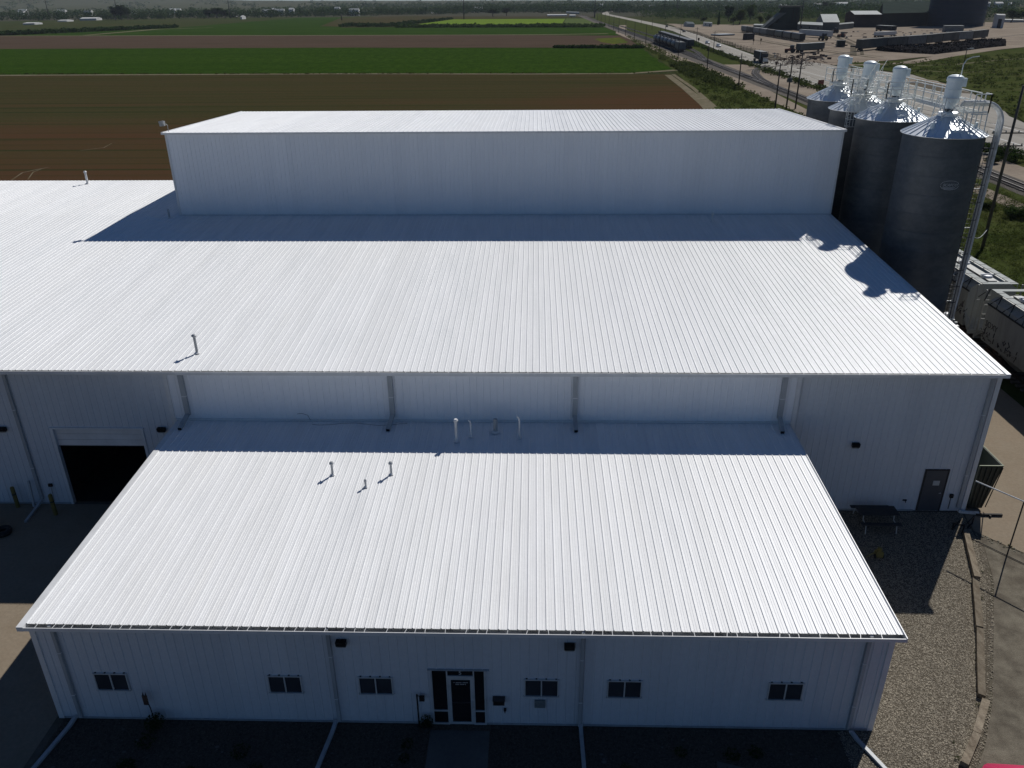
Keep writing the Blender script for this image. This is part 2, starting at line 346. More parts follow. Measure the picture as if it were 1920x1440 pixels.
rsheet('dark_green_field', [(-900,150),(-900,98),(0,91.5),(640,89),(1204,89.5),(1262,133),(1180,137),(640,137),(0,140)], M_f2, -.24, 2.0)
rsheet('stubble_field', [(-1500,420),(-1500,160),(0,140.5),(640,138),(1256,138.2),(1300,170),(1334,204),(1372,260),(1100,420),(0,420)], M_f1, -.20, 2.2)
def strip(name, pts, wd, mt, z):
    """a ribbon of ground following points (feet) with given widths"""
    L, Rr = [], []
    for i, p in enumerate(pts):
        a = Vector(pts[max(0, i-1)][:2]); c = Vector(pts[min(len(pts)-1, i+1)][:2]); d = (c-a).normalized(); n = Vector((-d.y, d.x))
        ww = (wd[i] if isinstance(wd, (list, tuple)) else wd)/2
        L.append(Vector(p[:2])+n*ww); Rr.append(Vector(p[:2])-n*ww)
    b = MB()
    for i in range(len(pts)-1): b.poly([(*L[i], z), (*Rr[i], z), (*Rr[i+1], z), (*L[i+1], z)])
    o = struct(name, b, mt)
    if o.data.polygons[0].normal.z < 0: o.data.flip_normals()
    return o
strip('field_track', [G(-900,160.5),G(0,141),G(640,138),G(1000,138.5),G(1180,137.5),G(1270,131)], [13,13,12,11,12,14], M_path, -.12)
strip('field_track_upper', [G(-900,72.5),G(0,67.3),G(640,66.2),G(1000,65),G(1140,63)], 26, M_path, -.12)
strip('field_track_diagonal', [G(160,66),G(290,55),G(400,51.5)], [20,30,12], M_path, -.12)
strip('wheel_mark', [G(20,338),G(42,323),G(70,317),G(92,313)], [.3,.7,.7,.3], M_path, -.14)
strip('wheel_mark', [G(52,336),G(62,322),G(78,316)], [.3,.6,.3], M_path, -.13)
strip('wheel_mark', [G(150,282),G(172,279),G(195,276),(G(210,268))], [.3,.6,.6,.3], M_path, -.14)
strip('farm_track', [G(1252,140),G(1285,165),G(1322,195),G(1350,225)], [7,7,9,9], M_path, -.12)
strip('farm_track_inner', [G(1262,139),G(1300,165),G(1340,200)], 4, M_path, -.11)
# right of way, weeds and dirt between the crops and the highway
sheet('verge', [(150,-200),(150,180),(196,700),(212,900),(236,1430),(255,1900),(262,2600),(290,3500),(420,5200),(440,5200),(420,2600),(352,1500),(326,1035),(306,600),(300,-200)], M_f8, -.14)
strip('service_road', [G(1168,47),(262,2050),(262,1500),(258,1114),(254,930),(252,700),(247,560),(243,400),(241,250),(241,0)], [22,26,30,34,30,20,12,9,9,9], M_yard, -.05)
strip('track_bed', [(292,4500),(281,3000),(279,1600),(274,1035),(270,640),(262,320),(259,100),(258,-200)], [36,36,36,28,18,15,15,15], M_ballast, -.03)
strip('track_shoulder', [(300,1000),(292,800),(288,640),(281,480),(276,320),(276,100),(276,-200)], [40,36,30,22,20,18,18], M_yard, -.04)
RC = [(330,-300),(330,100),(332,400),(336,700),(341,1035),(374,1500),(425,2175),(440,2600),(446,3300),(450,4865),(505,5600),(640,6400)]
strip('highway', RC, [44,44,46,46,34,34,38,44,40,40,40,40], M_road, 0)
rsheet('gravel_apron', [(1444,113),(1500,113),(1563,123),(1711,140),(1817,172),(1920,230),(2200,330),(2200,460),(1920,291),(1850,267),(1640,190),(1532,165),(1470,128)], M_road, -.02, 2.0)
for k, (off, ln) in enumerate([(-13, 0), (0, 1), (13, 0)]):
    b = MB()
    for i in range(len(RC)-6):
        p, q = Vector(RC[i]), Vector(RC[i+1]); d = (q-p).normalized(); n = Vector((d.y, -d.x)); L = (q-p).length; t = 0
        while t < L:
            e = min(L, t+(12 if ln else 60)); a = p+d*t+n*off; c = p+d*e+n*off; h = n*.35
            b.poly([(*(a-h), .04), (*(a+h), .04), (*(c+h), .04), (*(c-h), .04)]); t += 40 if ln else 60
    struct('road_line', b, M_line)
rsheet('yard', [(1250,44),(1290,46),(1420,46),(1640,42),(2100,40),(2100,84),(1920,86),(1790,101),(1680,112),(1563,122),(1500,116),(1430,108),(1370,84),(1300,62)], M_yard, -.03, 5.0)
rsheet('meadow', [(1575,118),(1700,114),(1790,104),(1930,88),(2200,88),(2200,330),(1920,228),(1817,170),(1711,138),(1620,128)], M_f8, -.01, 3.0)
strip('yard_track', [G(1530,112),G(1600,122),G(1700,118),G(1780,104),G(1860,92),G(1960,82)], [14,16,22,22,26,30], M_yard, .02)
strip('meadow_trail', [G(1632,121),G(1700,123),G(1790,121),G(1880,112),G(1960,108)], 5, M_path, .01)
strip('meadow_trail', [G(1690,133),G(1740,133),G(1800,136),G(1840,134)], 4, M_path, .01)
rsheet('bare_patch', [(1668,142),(1720,146),(1770,156),(1810,166),(1750,160),(1690,152)], M_yard, .005, 4.0)
psheet('dark_furrow_patch', [(1722,150),(1790,166),(1830,176),(1760,172),(1700,156)], M_dirt, .02)
rsheet('bank', [(1258,52),(1300,58),(1440,100),(1480,112),(1440,112),(1368,84),(1300,62)], M_dirt, .0, 3.0)
psheet('pasture_beyond_yard', [(1140,33),(1255,27),(1640,20),(1700,34),(1640,42),(1430,46),(1290,46),(1240,44)], M_f7, -.2)
psheet('bright_pasture', [(1560,16),(1680,14),(1690,24),(1560,26)], M_f5, -.1)
psheet('bright_pasture_right', [(1858,14),(2100,10),(2100,32),(1860,24)], M_f8, -.1)

# near ground around the building
sheet('dirt_yard', [(-400,-300),(150,-300),(150,177),(-400,177)], M_dirt, -.08)
sheet('concrete_yard', [(-160,-60),(.2,-60),(.2,43.4),(-160,43.4)], M_conc, -.04)
sheet('concrete_pad', [(122.0,42.6),(122.0,176),(151,176),(151,20),(139,22.5),(131,28),(124.5,34.4),(121,38.6)], M_conc, -.03)
sheet('asphalt_drive', [(99.3,-60),(99.3,-6),(103.3,-1),(107.6,5.8),(113.4,17),(118.3,26.6),(121.6,36.5),(124.5,34.0),(131,27.5),(139,22),(151,19.5),(190,12),(190,-60)], M_asph, -.035)
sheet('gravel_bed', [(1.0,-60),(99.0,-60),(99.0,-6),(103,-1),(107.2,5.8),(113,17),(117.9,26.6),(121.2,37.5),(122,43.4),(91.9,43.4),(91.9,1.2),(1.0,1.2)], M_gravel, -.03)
b = MB()
for i in range(3): b.box(43.0, 49.6, -2.4-6.02*i-3.5, -2.4-6.02*i+2.4, -.2, .05)
struct('entrance_walk', b, M_concd)
sheet('concrete_patch', [(74.0,-3.4),(80.5,-5.2),(79,-9),(73,-9)], M_concd, .01)

# ================================================================== BUILDINGS
def rib_profile(n, h=.090, minor=.018):
    """x,h points over n feet of R-panel"""
    pts = []
    for k in range(n):
        pts += [(k, 0), (k+.03, 0), (k+.085, h), (k+.165, h), (k+.22, 0), (k+.44, 0), (k+.475, minor), (k+.51, 0), (k+.70, 0), (k+.735, minor), (k+.77, 0)]
    pts.append((n, 0)); return pts
def roof_panel(name, segs, mt, n=3, flip=False):
    """panel of n feet width running over segs = [(y,z),...] at x=0"""
    b = MB(); pr = rib_profile(n); L = len(pr)
    if flip: pr = [(n-x, h) for x, h in reversed(pr)]
    for y, z in segs:
        for x, h in pr: b.v.append((x, y, z+h))
    for i in range(len(segs)-1):
        for j in range(L-1):
            b.f.append((i*L+j, i*L+j+1, (i+1)*L+j+1, (i+1)*L+j)); b.mi.append(0)
    return b.mesh(name, mt)
def wall_panel(name, wd, z0, z1, mt, h=.062):
    """ribbed wall panel, outer face towards -y, base plane at y=0"""
    b = MB(); pr = rib_profile(max(1, int(round(wd))), h, .012); sx = wd/max(1, int(round(wd))); L = len(pr)
    for z in (z0, z1):
        for x, hh in pr: b.v.append((x*sx, -hh, z))
    for j in range(L-1): b.f.append((j, j+1, L+j+1, L+j)); b.mi.append(0)
    return b.mesh(name, mt)
PC = {}
def wallrun(parent, x0, x1, y, z0, z1, mt=None, rot=0, ox=None):
    """a run of 3 ft wall panels from x0 to x1 at plane y"""
    mt = mt or M_wall; x = x0
    while x < x1-.05:
        wd = min(3.0, x1-x); key = (round(wd, 2), z0, z1, mt.name)
        if key not in PC: PC[key] = wall_panel('wall_panel', wd, z0, z1, mt)
        link('wall_panel', PC[key], parent, (x, y, 0)); x += wd
def side_wall(parent, name, x, ya, yb, z0, zf, sgn, mt=None):
    """gable wall in the plane X=x from ya to yb, ribs facing sgn*x, top following zf(y)"""
    b = MB(); n = int(yb-ya); pr = rib_profile(n, .085, .012); k = (yb-ya)/n
    for (d, h) in pr: b.v.append((x+sgn*h, ya+d*k, z0))
    for (d, h) in pr: b.v.append((x+sgn*h, ya+d*k, zf(ya+d*k)))
    L = len(pr)
    for j in range(L-1):
        f = (j, j+1, L+j+1, L+j); b.f.append(f if sgn > 0 else f[::-1]); b.mi.append(0)
    return b.build(name, mt or M_wall, parent)

H1, D1, Z1 = 14.075, 43.211, 15.802
LF = 92.5
YE, HE, XR = 42.384, 24.144, 122.744
YC, ZC = 121.887, 28.028
YR, ZR = 159.016, 28.802
HT, XT, YB, ZB = 46.901, -29.88, 174.768, 45.072
XM = -100.0
fz = lambda y: H1+(Z1-H1)*y/D1
def mz(y): return HE+(ZC-HE)*(y-YE)/(YC-YE) if y <= YC else ZC+(ZR-ZC)*(y-YC)/(YR-YC)
tz = lambda y: HT+(ZB-HT)*(y-(YC-.7))/(YB-(YC-.7))

def gutter(parent, x0, x1, y0, z, depth=.48, ht=.45, name='gutter'):
    b = MB()
    b.box(x0, x1, y0, y0+.04, z-ht, z-.02)                    # front face
    b.box(x0, x1, y0+.04, y0+depth+.25, z-ht, z-ht+.03)
    g = b.build(name, M_trim, parent)
    b = MB(); b.poly([(x0+.1, y0+.05, z-ht+.05), (x1-.1, y0+.05, z-ht+.05), (x1-.1, y0+depth+.2, z-ht+.05), (x0+.1, y0+depth+.2, z-ht+.05)])
    b.poly([(x0+.1, y0+depth+.2, z-ht+.05), (x1-.1, y0+depth+.2, z-ht+.05), (x1-.1, y0+depth+.2, z-.02), (x0+.1, y0+depth+.2, z-.02)])
    b.build('gutter_lining', M_gut, g)
    b = MB(); x = x0+1.2; k = 0
    while x < x1-.5:
        sk = random.uniform(-.05, .25)
        b.bar((x, y0+.02, z+.0), (x+sk, y0+depth+.1, z+.03), .055, .03)
        x += (2.0, 1.15, 1.0, 2.1)[k % 4]*random.uniform(.9, 1.12) if ht < .5 else 2.0*random.uniform(.93, 1.07); k += 1
    b.build('gutter_strap', M_trim, g, kind='stuff')
    b = MB(); b.box(x0, x1, y0-.03, y0+.05, z-.02, z+.035); b.build('gutter_lip', M_trim, g)
    return g
def downspout(parent, x, y, z0, z1, kick=None, name='downspout', wd=.36):
    b = MB(); b.box(x-wd/2, x+wd/2, y-.30, y, z0, z1-.5)
    b.bar((x, y-.15, z1-.55), (x, y-.35, z1-.1), wd*.9, .26)
    if kick: b.bar((x, y-.18, z0+.15), (x+kick[0], y+kick[1], z0+kick[2]), wd*.95, .28)
    o = b.build(name, M_spout, parent)
    for zz in (z0+(z1-z0)*.25, z0+(z1-z0)*.7):
        bb = MB(); bb.box(x-wd/2-.03, x+wd/2+.03, y-.325, y-.1, zz, zz+.1); bb.build('bracket', M_trim, o)
    return o

# ---- front office building
fb = thing('front_building', 'low white metal office building with ribbed roof and glass entrance in the foreground', 'building')
pm = roof_panel('roof_panel', [(.66, fz(.66)), (D1-.05, fz(D1-.05))], M_roof)
x = .65
while x < LF-3.2:
    link('roof_panel', pm, fb, (x, 0, 0)); x += 3.0
pm2 = roof_panel('roof_panel', [(.66, fz(.66)), (D1-.05, fz(D1-.05))], M_roof, 2)
link('roof_panel', pm2, fb, (x, 0, 0)); xe = x+2
b = MB()
b.hexa([(0, 0, H1-.45), (.72, 0, H1-.45), (.72, D1, Z1-.45), (0, D1, Z1-.45)], [(0, 0, H1+.12), (.72, 0, H1+.12), (.72, D1, Z1+.12), (0, D1, Z1+.12)])
b.build('rake_trim', M_trim, fb)
b = MB(); b.hexa([(xe-.05, 0, H1-.45), (LF, 0, H1-.45), (LF, D1, Z1-.45), (xe-.05, D1, Z1-.45)], [(xe-.05, 0, H1+.12), (LF, 0, H1+.12), (LF, D1, Z1+.12), (xe-.05, D1, Z1+.12)])
b.build('rake_trim', M_trim, fb)
gutter(fb, .73, xe-.06, .02, H1, .72, .44)
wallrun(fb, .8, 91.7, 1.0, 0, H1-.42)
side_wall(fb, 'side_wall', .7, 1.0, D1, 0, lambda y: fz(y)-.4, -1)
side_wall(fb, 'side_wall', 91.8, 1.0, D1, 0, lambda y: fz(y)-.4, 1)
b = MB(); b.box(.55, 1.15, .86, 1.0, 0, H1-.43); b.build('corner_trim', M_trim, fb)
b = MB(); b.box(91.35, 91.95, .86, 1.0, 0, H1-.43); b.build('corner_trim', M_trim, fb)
b = MB(); b.box(1.16, 91.34, .885, .95, 0, .22); b.build('base_trim', M_spout, fb)
for xx in (3.2, 32.7, 59.6, 89.2): downspout(fb, xx, .9, .35, H1)
# windows
def window(x0, x1, z0, z1):
    b = MB(); y = .78
    b.box(x0-.1, x1+.1, y, .99, z1-.02, z1+.1); b.box(x0-.15, x1+.15, y-.06, .99, z0-.12, z0)
    b.box(x0-.06, x0+.06, y, .99, z0, z1-.02); b.box(x1-.06, x1+.06, y, .99, z0, z1-.02)
    xm = (x0+x1)/2; b.box(xm-.07, xm+.07, y-.01, .99, z0, z1-.02)
    o = b.build('window', M_frame, fb)
    for a, c in ((x0+.06, xm-.07), (xm+.07, x1-.06)):
        bb = MB(); bb.box(a, c, .87, .93, z0, z1-.02); bb.build('pane', M_glass, o)
    bb = MB()
    for k in range(4):
        xx = x0+.2+k*(x1-x0-.4)/3; bb.box(xx-.09, xx+.09, .86, .99, z1+.11, z1+.17)
    bb.build('flashing', M_dark, o)
for x0 in (6.1, 25.4, 35.4, 53.5, 62.5, 79.8): window(x0, x0+3.6, 4.55, 6.85)
# entrance
b = MB(); X0, X1 = 43.35, 49.15; ZT = 8.15
b.box(X0-.1, X0+.08, .74, .99, .1, ZT); b.box(X1-.08, X1+.1, .74, .99, .1, ZT)
b.box(44.98, 45.12, .74, .99, .1, ZT); b.box(47.78+.1, 48.02, .74, .99, .1, ZT)
b.box(X0+.08, 44.98, .745, .985, 2.1, 2.25); b.box(48.02, X1-.08, .745, .985, 2.1, 2.25)
b.box(X0+.08, 44.98, .745, .985, .1, .3); b.box(48.02, X1-.08, .745, .985, .1, .3)
b.box(45.12, 47.88, .745, .985, 7.15, 7.38)
ef = b.build('entrance_frame', M_frame, fb)
for (a, c, z0, z1) in ((X0+.08, 44.98, 2.25, ZT), (48.02, X1-.08, 2.25, ZT), (X0+.08, 44.98, .3, 2.1), (48.02, X1-.08, .3, 2.1), (45.12, 47.88, 7.38, ZT)):
    bb = MB(); bb.box(a, c, .87, .94, z0, z1); bb.build('pane', M_glassd, ef)
bb = MB(); bb.box(X0-.4, X1+.5, .72, .99, ZT+.01, ZT+.06); bb.build('flashing', M_spout, ef)
b = MB(); b.box(45.13, 45.45, .79, .95, .14, 7.14); b.box(47.55, 47.87, .79, .95, .14, 7.14)
b.box(45.45, 47.55, .79, .95, 6.8, 7.14); b.box(45.45, 47.55, .79, .95, .14, .45)
dr = b.build('door', M_frame, fb)
bb = MB(); bb.box(45.45, 47.55, .86, .92, .45, 6.8); bb.build('pane', M_glassd, dr)
bb = MB(); bb.box(45.46, 47.54, .78, .85, 3.35, 3.47); bb.build('push_bar', M_dark, dr)
bb = MB(); bb.tube([(47.68,.78,2.6),(47.68,.62,2.7),(47.68,.62,3.7),(47.68,.78,3.8)], .05, 6); bb.build('handle', M_frame, dr)
def text(body, size, loc, rot, mt, parent, name='lettering', shear=0, ext=.01):
    cu = bpy.data.curves.new(name, 'FONT'); cu.body = body; cu.size = size*S; cu.align_x = 'CENTER'; cu.align_y = 'CENTER'; cu.shear = shear
    cu.extrude = ext*S; cu.resolution_u = 2
    tmp = bpy.data.objects.new(name, cu); C.objects.link(tmp)
    dg = bpy.context.evaluated_depsgraph_get(); me = bpy.data.meshes.new_from_object(tmp.evaluated_get(dg)); me.name = name
    bpy.data.objects.remove(tmp)
    me.materials.clear(); me.materials.append(mt)
    o = link(name, me, parent, loc); o.rotation_euler = rot; return o
M_let = mat('white_lettering', (.5, .5, .48), .6)
text('5', .75, (46.5, .855, 7.75), (R(90), 0, 0), M_let, ef)
bb = MB()                                 # two lines of tiny, unreadable white lettering on the door glass
for z, a, c in ((6.35, 45.7, 47.3), (6.1, 45.95, 47.05)):
    x = a
    while x < c:
        wd = random.uniform(.03, .07); hgt = random.uniform(.09, .15)
        bb.box(x, x+wd, .845, .858, z-hgt/2, z+hgt/2); x += wd+random.choice((.02, .025, .03, .09))
bb.build('lettering', M_let, dr, kind='stuff')
def wallpack(label, x, y, z, wd=1.1, hd=.62):
    t = thing('wall_light', label, 'light', (x, y, z), group='dark wall-pack lights on the white walls')
    b = MB(); b.hexa([(-wd/2,-.5,-hd/2),(wd/2,-.5,-hd/2),(wd/2,-.01,-hd/2),(-wd/2,-.01,-hd/2)], [(-wd/2,-.62,hd/2),(wd/2,-.62,hd/2),(wd/2,-.01,hd/2),(-wd/2,-.01,hd/2)]); b.build('housing', M_black, t)
    b = MB(); b.hexa([(-wd*.42,-.40,-hd*.85),(wd*.42,-.40,-hd*.85),(wd*.42,-.05,-hd*.85),(-wd*.42,-.05,-hd*.85)], [(-wd*.45,-.48,-hd/2-.005),(wd*.45,-.48,-hd/2-.005),(wd*.45,-.03,-hd/2-.005),(-wd*.45,-.03,-hd/2-.005)]); b.build('lens', M_lead, t)
    return t
wallpack('dark wall light under the office eave, left of the glass door', 34.05, .9, 12.0)
wallpack('dark wall light under the office eave, right of the glass door', 58.2, .9, 11.9)
t = thing('mailbox', 'black wall mailbox on the office wall just right of the glass door', 'mailbox', (50.65, .9, 3.9))
b = MB(); b.box(-.62,.62,-.5,0,-.42,.25); b.build('body', M_black, t)
b = MB(); b.hexa([(-.68,-.58,.255),(.68,-.58,.255),(.68,0,.255),(-.68,0,.255)], [(-.68,-.58,.3),(.68,-.58,.3),(.68,0,.48),(-.68,0,.48)]); b.build('lid', M_dark, t)
t = thing('vent_hood', 'small grey-green square panel on the wall under the window right of the door', 'vent', (55.15, .9, 3.35))
b = MB(); b.box(-.58,.58,-.12,0,-.55,.55); b.build('panel', mat('grey_green_panel', (.17,.20,.195), .6), t)
b = MB()
for k in range(5): b.box(-.5,.5,-.16,-.12,-.42+k*.2,-.36+k*.2)
b.build('louvre', M_lead, t)
t = thing('hose_tap', 'small dark hose tap low on the office wall, right of the mailbox', 'tap', (51.3, .9, 2.4))
b = MB(); b.box(-.15,.15,-.1,0,-.2,.2).tube([(0,-.1,0),(0,-.35,.02),(0,-.4,-.15)], .06, 6).box(-.12,.12,-.4,-.32,.08,.14); b.build('valve', M_dark, t)
t = thing('call_post', 'thin dark post with small black box standing left of the glass door', 'post', (41.7, .45, 0))
b = MB(); b.tube([(0,0,0),(0,0,4.9)], .09, 8); b.build('post', M_black, t)
b = MB(); b.box(.25,.8,-.12,.2,4.0,4.6); b.bar((0,0,4.75),(.5,0,4.62),.06); b.build('box', M_black, t)
# plants by the office wall
def leafball(b, c, r, n, size, fl=.8):
    for _ in range(n):
        while True:
            v = Vector((random.uniform(-1,1), random.uniform(-1,1), random.uniform(-1,1)))
            if .25 < v.length < 1: break
        p = Vector(c)+Vector((v.x*r[0], v.y*r[1], v.z*r[2]))
        a = Vector((random.gauss(0,1), random.gauss(0,1), random.gauss(0,1)*fl)).normalized()*size*random.uniform(.6,1.3)
        q = a.cross(Vector((random.gauss(0,1), random.gauss(0,1), random.gauss(0,1)))).normalized()*size*random.uniform(.4,.9)
        b.poly([p-a*.5, p+q*.5, p+a*.5, p-q*.5])
def shrub(name, label, cat, x, y, h, r, n, size, mt=None, group=None, z=0, stem=True):
    t = thing(name, label, cat, (x, y, z), group=group)
    b = MB(); leafball(b, (0,0,h*.55), (r, r, h*.45), n, size); b.build('foliage', mt or M_leaf, t)
    if stem:
        b = MB()
        for k in range(4):
            a = k*1.7; b.tube([(0,0,0),(math.cos(a)*r*.4, math.sin(a)*r*.4, h*.6)], .04+.01*h, 5, r1=.02)
        b.build('stem', M_pole, t)
    return t
t = shrub('potted_shrub', 'round dark shrub at the foot of the wall just left of the door', 'shrub', 42.55, .15, 1.9, .8, 260, .22, M_leaf3)
b = MB(); b.lathe([(.01,.02),(.5,.02),(.62,.75),(.55,.75),(.5,.6),(.01,.6)], 16); b.build('pot', M_dark, t)
shrub('shrub', 'low dark bush in front of the office wall below the leftmost windows', 'shrub', 12.3, -.4, 1.9, 1.1, 420, .25, M_leaf3)
t = thing('garden_stake', 'dark square plaque on a thin bent stake in front of the office wall', 'garden stake', (12.0, .1, 0))
b = MB(); b.tube([(0,0,0),(-.15,.1,2.6),(-.45,.15,4.2)], .06, 6); b.build('stake', M_black, t)
b = MB(); b.box(-.75,-.2,.08,.16,3.0,4.4); b.build('plaque', M_rust, t)
b = MB(); b.poly([(-.7,.1,4.4),(-.55,.1,4.95),(-.5,.1,4.4)]); b.poly([(-.4,.12,4.4),(-.25,.12,5.0),(-.2,.12,4.4)]); b.poly([(-.5,.13,4.4),(-.55,.13,4.95),(-.7,.13,4.4)]); b.build('finial', M_black, t)
def ground_spout(label, p, q):
    t = thing('downspout_extension', label, 'drain pipe', (p[0], p[1], 0), group='white downspout extensions lying on the gravel')
    d = (q[0]-p[0], q[1]-p[1])
    b = MB(); b.bar((0,0,.42), (d[0]*.12,d[1]*.12,.2), .42, .32).bar((d[0]*.12,d[1]*.12,.2), (d[0],d[1],.12), .42, .28); b.build('pipe', M_spout, t)
    b = MB(); b.box(-.26,.26,-.12,.12,.36,.5); b.build('collar', M_trim, t)
ground_spout('pale downspout extension on the ground by the left corner of the office', (2.6,.7), (1.0,-8.5))
ground_spout('pale downspout extension on the ground left of the entrance walk', (32.3,.6), (31.2,-9))
ground_spout('pale downspout extension on the ground between door and right corner', (59.7,.6), (59.9,-9))
ground_spout('white downspout extension on sunlit gravel off the right corner of the office', (89.4,.3), (92.2,-6.0))
b = MB()                                  # trodden stones lying in the shaded bed
for _ in range(60):
    x, y = random.uniform(2, 91), random.uniform(-9, -.5)
    if 42 < x < 50.5: continue
    r = random.uniform(.08, .3); a = random.uniform(0, 3)
    b.poly([(x+r*math.cos(a+k*1.05), y+r*.7*math.sin(a+k*1.05), .03) for k in range(6)])
b.build('stepping_stones', M_concd, kind='stuff')

# ---- main warehouse
mb_ = thing('warehouse', 'large white metal warehouse with a low ribbed roof behind the office', 'building')
pA = roof_panel('roof_panel', [(YE+.42, mz(YE+.42)), (YC, ZC)], M_roof2)
pB = roof_panel('roof_panel', [(YE+.42, mz(YE+.42)), (YC, ZC), (YR, ZR)], M_roof2)
x = XR-.62-3.0
while x > XM:
    link('roof_panel', pA if x > XT+1 else pB, mb_, (x, 0, 0)); x -= 3.0
XML = x+3.0
b = MB(); b.hexa([(XR-.64, YE, HE-.5), (XR, YE, HE-.5), (XR, YC, ZC-.5), (XR-.64, YC, ZC-.5)], [(XR-.64, YE, HE+.13), (XR, YE, HE+.13), (XR, YC, ZC+.13), (XR-.64, YC, ZC+.13)])
b.build('rake_trim', M_trim, mb_)
gutter(mb_, XML, XR-.65, YE, HE, .42, .5)
b = MB(); b.hexa([(XML,YE+.7,HE-.5),(XR-.6,YE+.7,HE-.5),(XR-.6,YC,ZC-.5),(XML,YC,ZC-.5)], [(XML,YE+.7,HE-.45),(XR-.6,YE+.7,HE-.45),(XR-.6,YC,ZC-.45),(XML,YC,ZC-.45)])
b.build('roof_underside', M_trim, mb_)
YW = D1+.35                                # wall plane of the warehouse, the stretch over the office stands proud of it
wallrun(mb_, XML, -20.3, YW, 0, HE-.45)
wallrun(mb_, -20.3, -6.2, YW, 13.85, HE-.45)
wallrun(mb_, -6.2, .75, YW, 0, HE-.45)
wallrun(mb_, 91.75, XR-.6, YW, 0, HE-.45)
wallrun(mb_, -.3, 92.8, D1-.22, 15.55, HE-.45, M_wall_lit)
for xx in (-.9, 92.81):                    # returns of the proud stretch
    b = MB(); b.box(xx, xx+.58, D1-.30, YW+.05, 0 if False else 13.5, HE-.46); b.build('corner_trim', M_trim, mb_)
b = MB(); b.box(-.25, 92.75, D1-.42, D1-.23, Z1+.02, Z1+.32); b.build('flashing', M_trim, mb_)
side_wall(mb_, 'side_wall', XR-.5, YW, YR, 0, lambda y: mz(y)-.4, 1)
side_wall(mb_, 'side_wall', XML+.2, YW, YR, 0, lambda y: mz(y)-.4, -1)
b = MB(); b.box(XML, XR-.6, YR-.3, YR-.2, 0, ZR-.02); b.build('rear_wall', M_wall, mb_)
b = MB(); b.box(XR-1.1, XR-.42, YW-.2, YW-.09, 0, HE-.46); b.build('corner_trim', M_trim, mb_)
b = MB(); b.box(91.95, 114.2, YW-.2, YW-.09, 0, .25); b.box(XML, -20.4, YW-.2, YW-.09, 0, .25); b.build('base_trim', M_spout, mb_)
for xx in (1.9, 33.1, 60.5, 90.9):         # spouts over the office roof, kicking out onto it
    y0 = D1-.28; zz = fz(D1-2.6)+.25; sgn = -.35 if xx < 60 else .1 if xx < 90 else -.15
    b = MB(); b.box(xx-.36, xx+.36, y0-.45, y0, zz+.9, HE-.6)
    b.bar((xx, y0-.22, zz+1.1), (xx+sgn, y0-2.9, zz-.02), .6, .42)
    d = b.build('downspout', M_spout, mb_)
    b = MB(); b.bar((xx+sgn, y0-2.88, zz-.01), (xx+sgn*1.01, y0-3.05, zz-.06), .5, .36); b.build('spout_mouth', M_black, d)
    b = MB(); b.box(xx-.4, xx+.4, y0-.47, y0-.05, 20, 20.12); b.build('bracket', M_trim, d)
downspout(mb_, -25.2, YW-.09, 1.0, HE, wd=.45)
downspout(mb_, 121.0, YW-.09, .8, HE, wd=.45)
# bay opening with half raised roll-up door
b = MB(); b.box(-20.6, -20.2, YW-.22, YW+.5, 0, 13.9); b.box(-6.4, -6.0, YW-.22, YW+.5, 0, 13.9); b.box(-20.7, -5.9, YW-.24, YW+.3, 13.9, 14.1)
fr = b.build('bay_frame', M_trim, mb_)
b = MB()
for k in range(3): b.box(-20.2, -6.4, YW+.25, YW+.36, 10.75+k*1.04, 11.75+k*1.04)
d = b.build('rolling_door', M_trim, mb_)
b = MB(); b.box(-20.2, -6.4, YW+.22, YW+.38, 10.62, 10.74); b.build('bottom_seal', M_rubber, d)
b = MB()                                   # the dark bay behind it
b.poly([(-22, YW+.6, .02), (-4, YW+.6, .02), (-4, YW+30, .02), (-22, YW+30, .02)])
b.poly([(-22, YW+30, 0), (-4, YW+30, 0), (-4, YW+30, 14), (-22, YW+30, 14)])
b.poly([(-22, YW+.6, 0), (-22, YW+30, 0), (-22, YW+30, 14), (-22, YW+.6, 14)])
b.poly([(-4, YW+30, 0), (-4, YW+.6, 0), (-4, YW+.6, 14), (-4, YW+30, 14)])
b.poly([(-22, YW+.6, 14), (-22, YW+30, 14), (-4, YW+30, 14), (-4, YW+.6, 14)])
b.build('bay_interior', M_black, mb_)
# grey side door with paper notice
b = MB(); b.box(114.7, 114.95, YW-.16, YW+.1, .1, 7.4); b.box(118.15, 118.4, YW-.16, YW+.1, .1, 7.4); b.box(114.7, 118.4, YW-.17, YW+.1, 7.4, 7.65); b.build('door_frame', M_dark, mb_)
b = MB(); b.box(114.96, 118.14, YW-.13, YW, .12, 7.39); d = b.build('steel_door', mat('slate_door_paint', (.075,.08,.09), .5, var=(.06,.065,.075), scale=(1,1,1)), mb_)
b = MB(); b.box(116.3, 117.3, YW-.145, YW-.131, 4.75, 5.6); b.build('paper_notice', M_white, d)
b = MB(); b.tube([(117.8,YW-.13,3.4),(117.8,YW-.3,3.4),(117.5,YW-.3,3.4)], .05, 6); b.build('handle', M_frame, d)
wallpack('dark wall light on the shaded warehouse wall right of the office', 103.2, YW-.1, 12.0)
wallpack('dark wall light beside the open bay, above the office roof edge', -3.0, YW-.1, 14.0, 1.2)
wallpack('dark wall light at the far left on the shaded warehouse wall', -28.2, YW-.1, 13.9, 1.6)
t = thing('junction_box', 'small dark box on the wall right of the grey side door', 'box', (119.6, YW-.1, 2.9))
b = MB(); b.box(-.25,.25,-.3,0,-.3,.3); b.build('body', M_black, t); b = MB(); b.tube([(0,-.1,-.3),(0,-.1,-2.4)], .06, 6); b.build('conduit', M_dark, t)
t = thing('hose_tap', 'small dark tap on the wall left of the grey side door', 'tap', (112.6, YW-.1, 2.0))
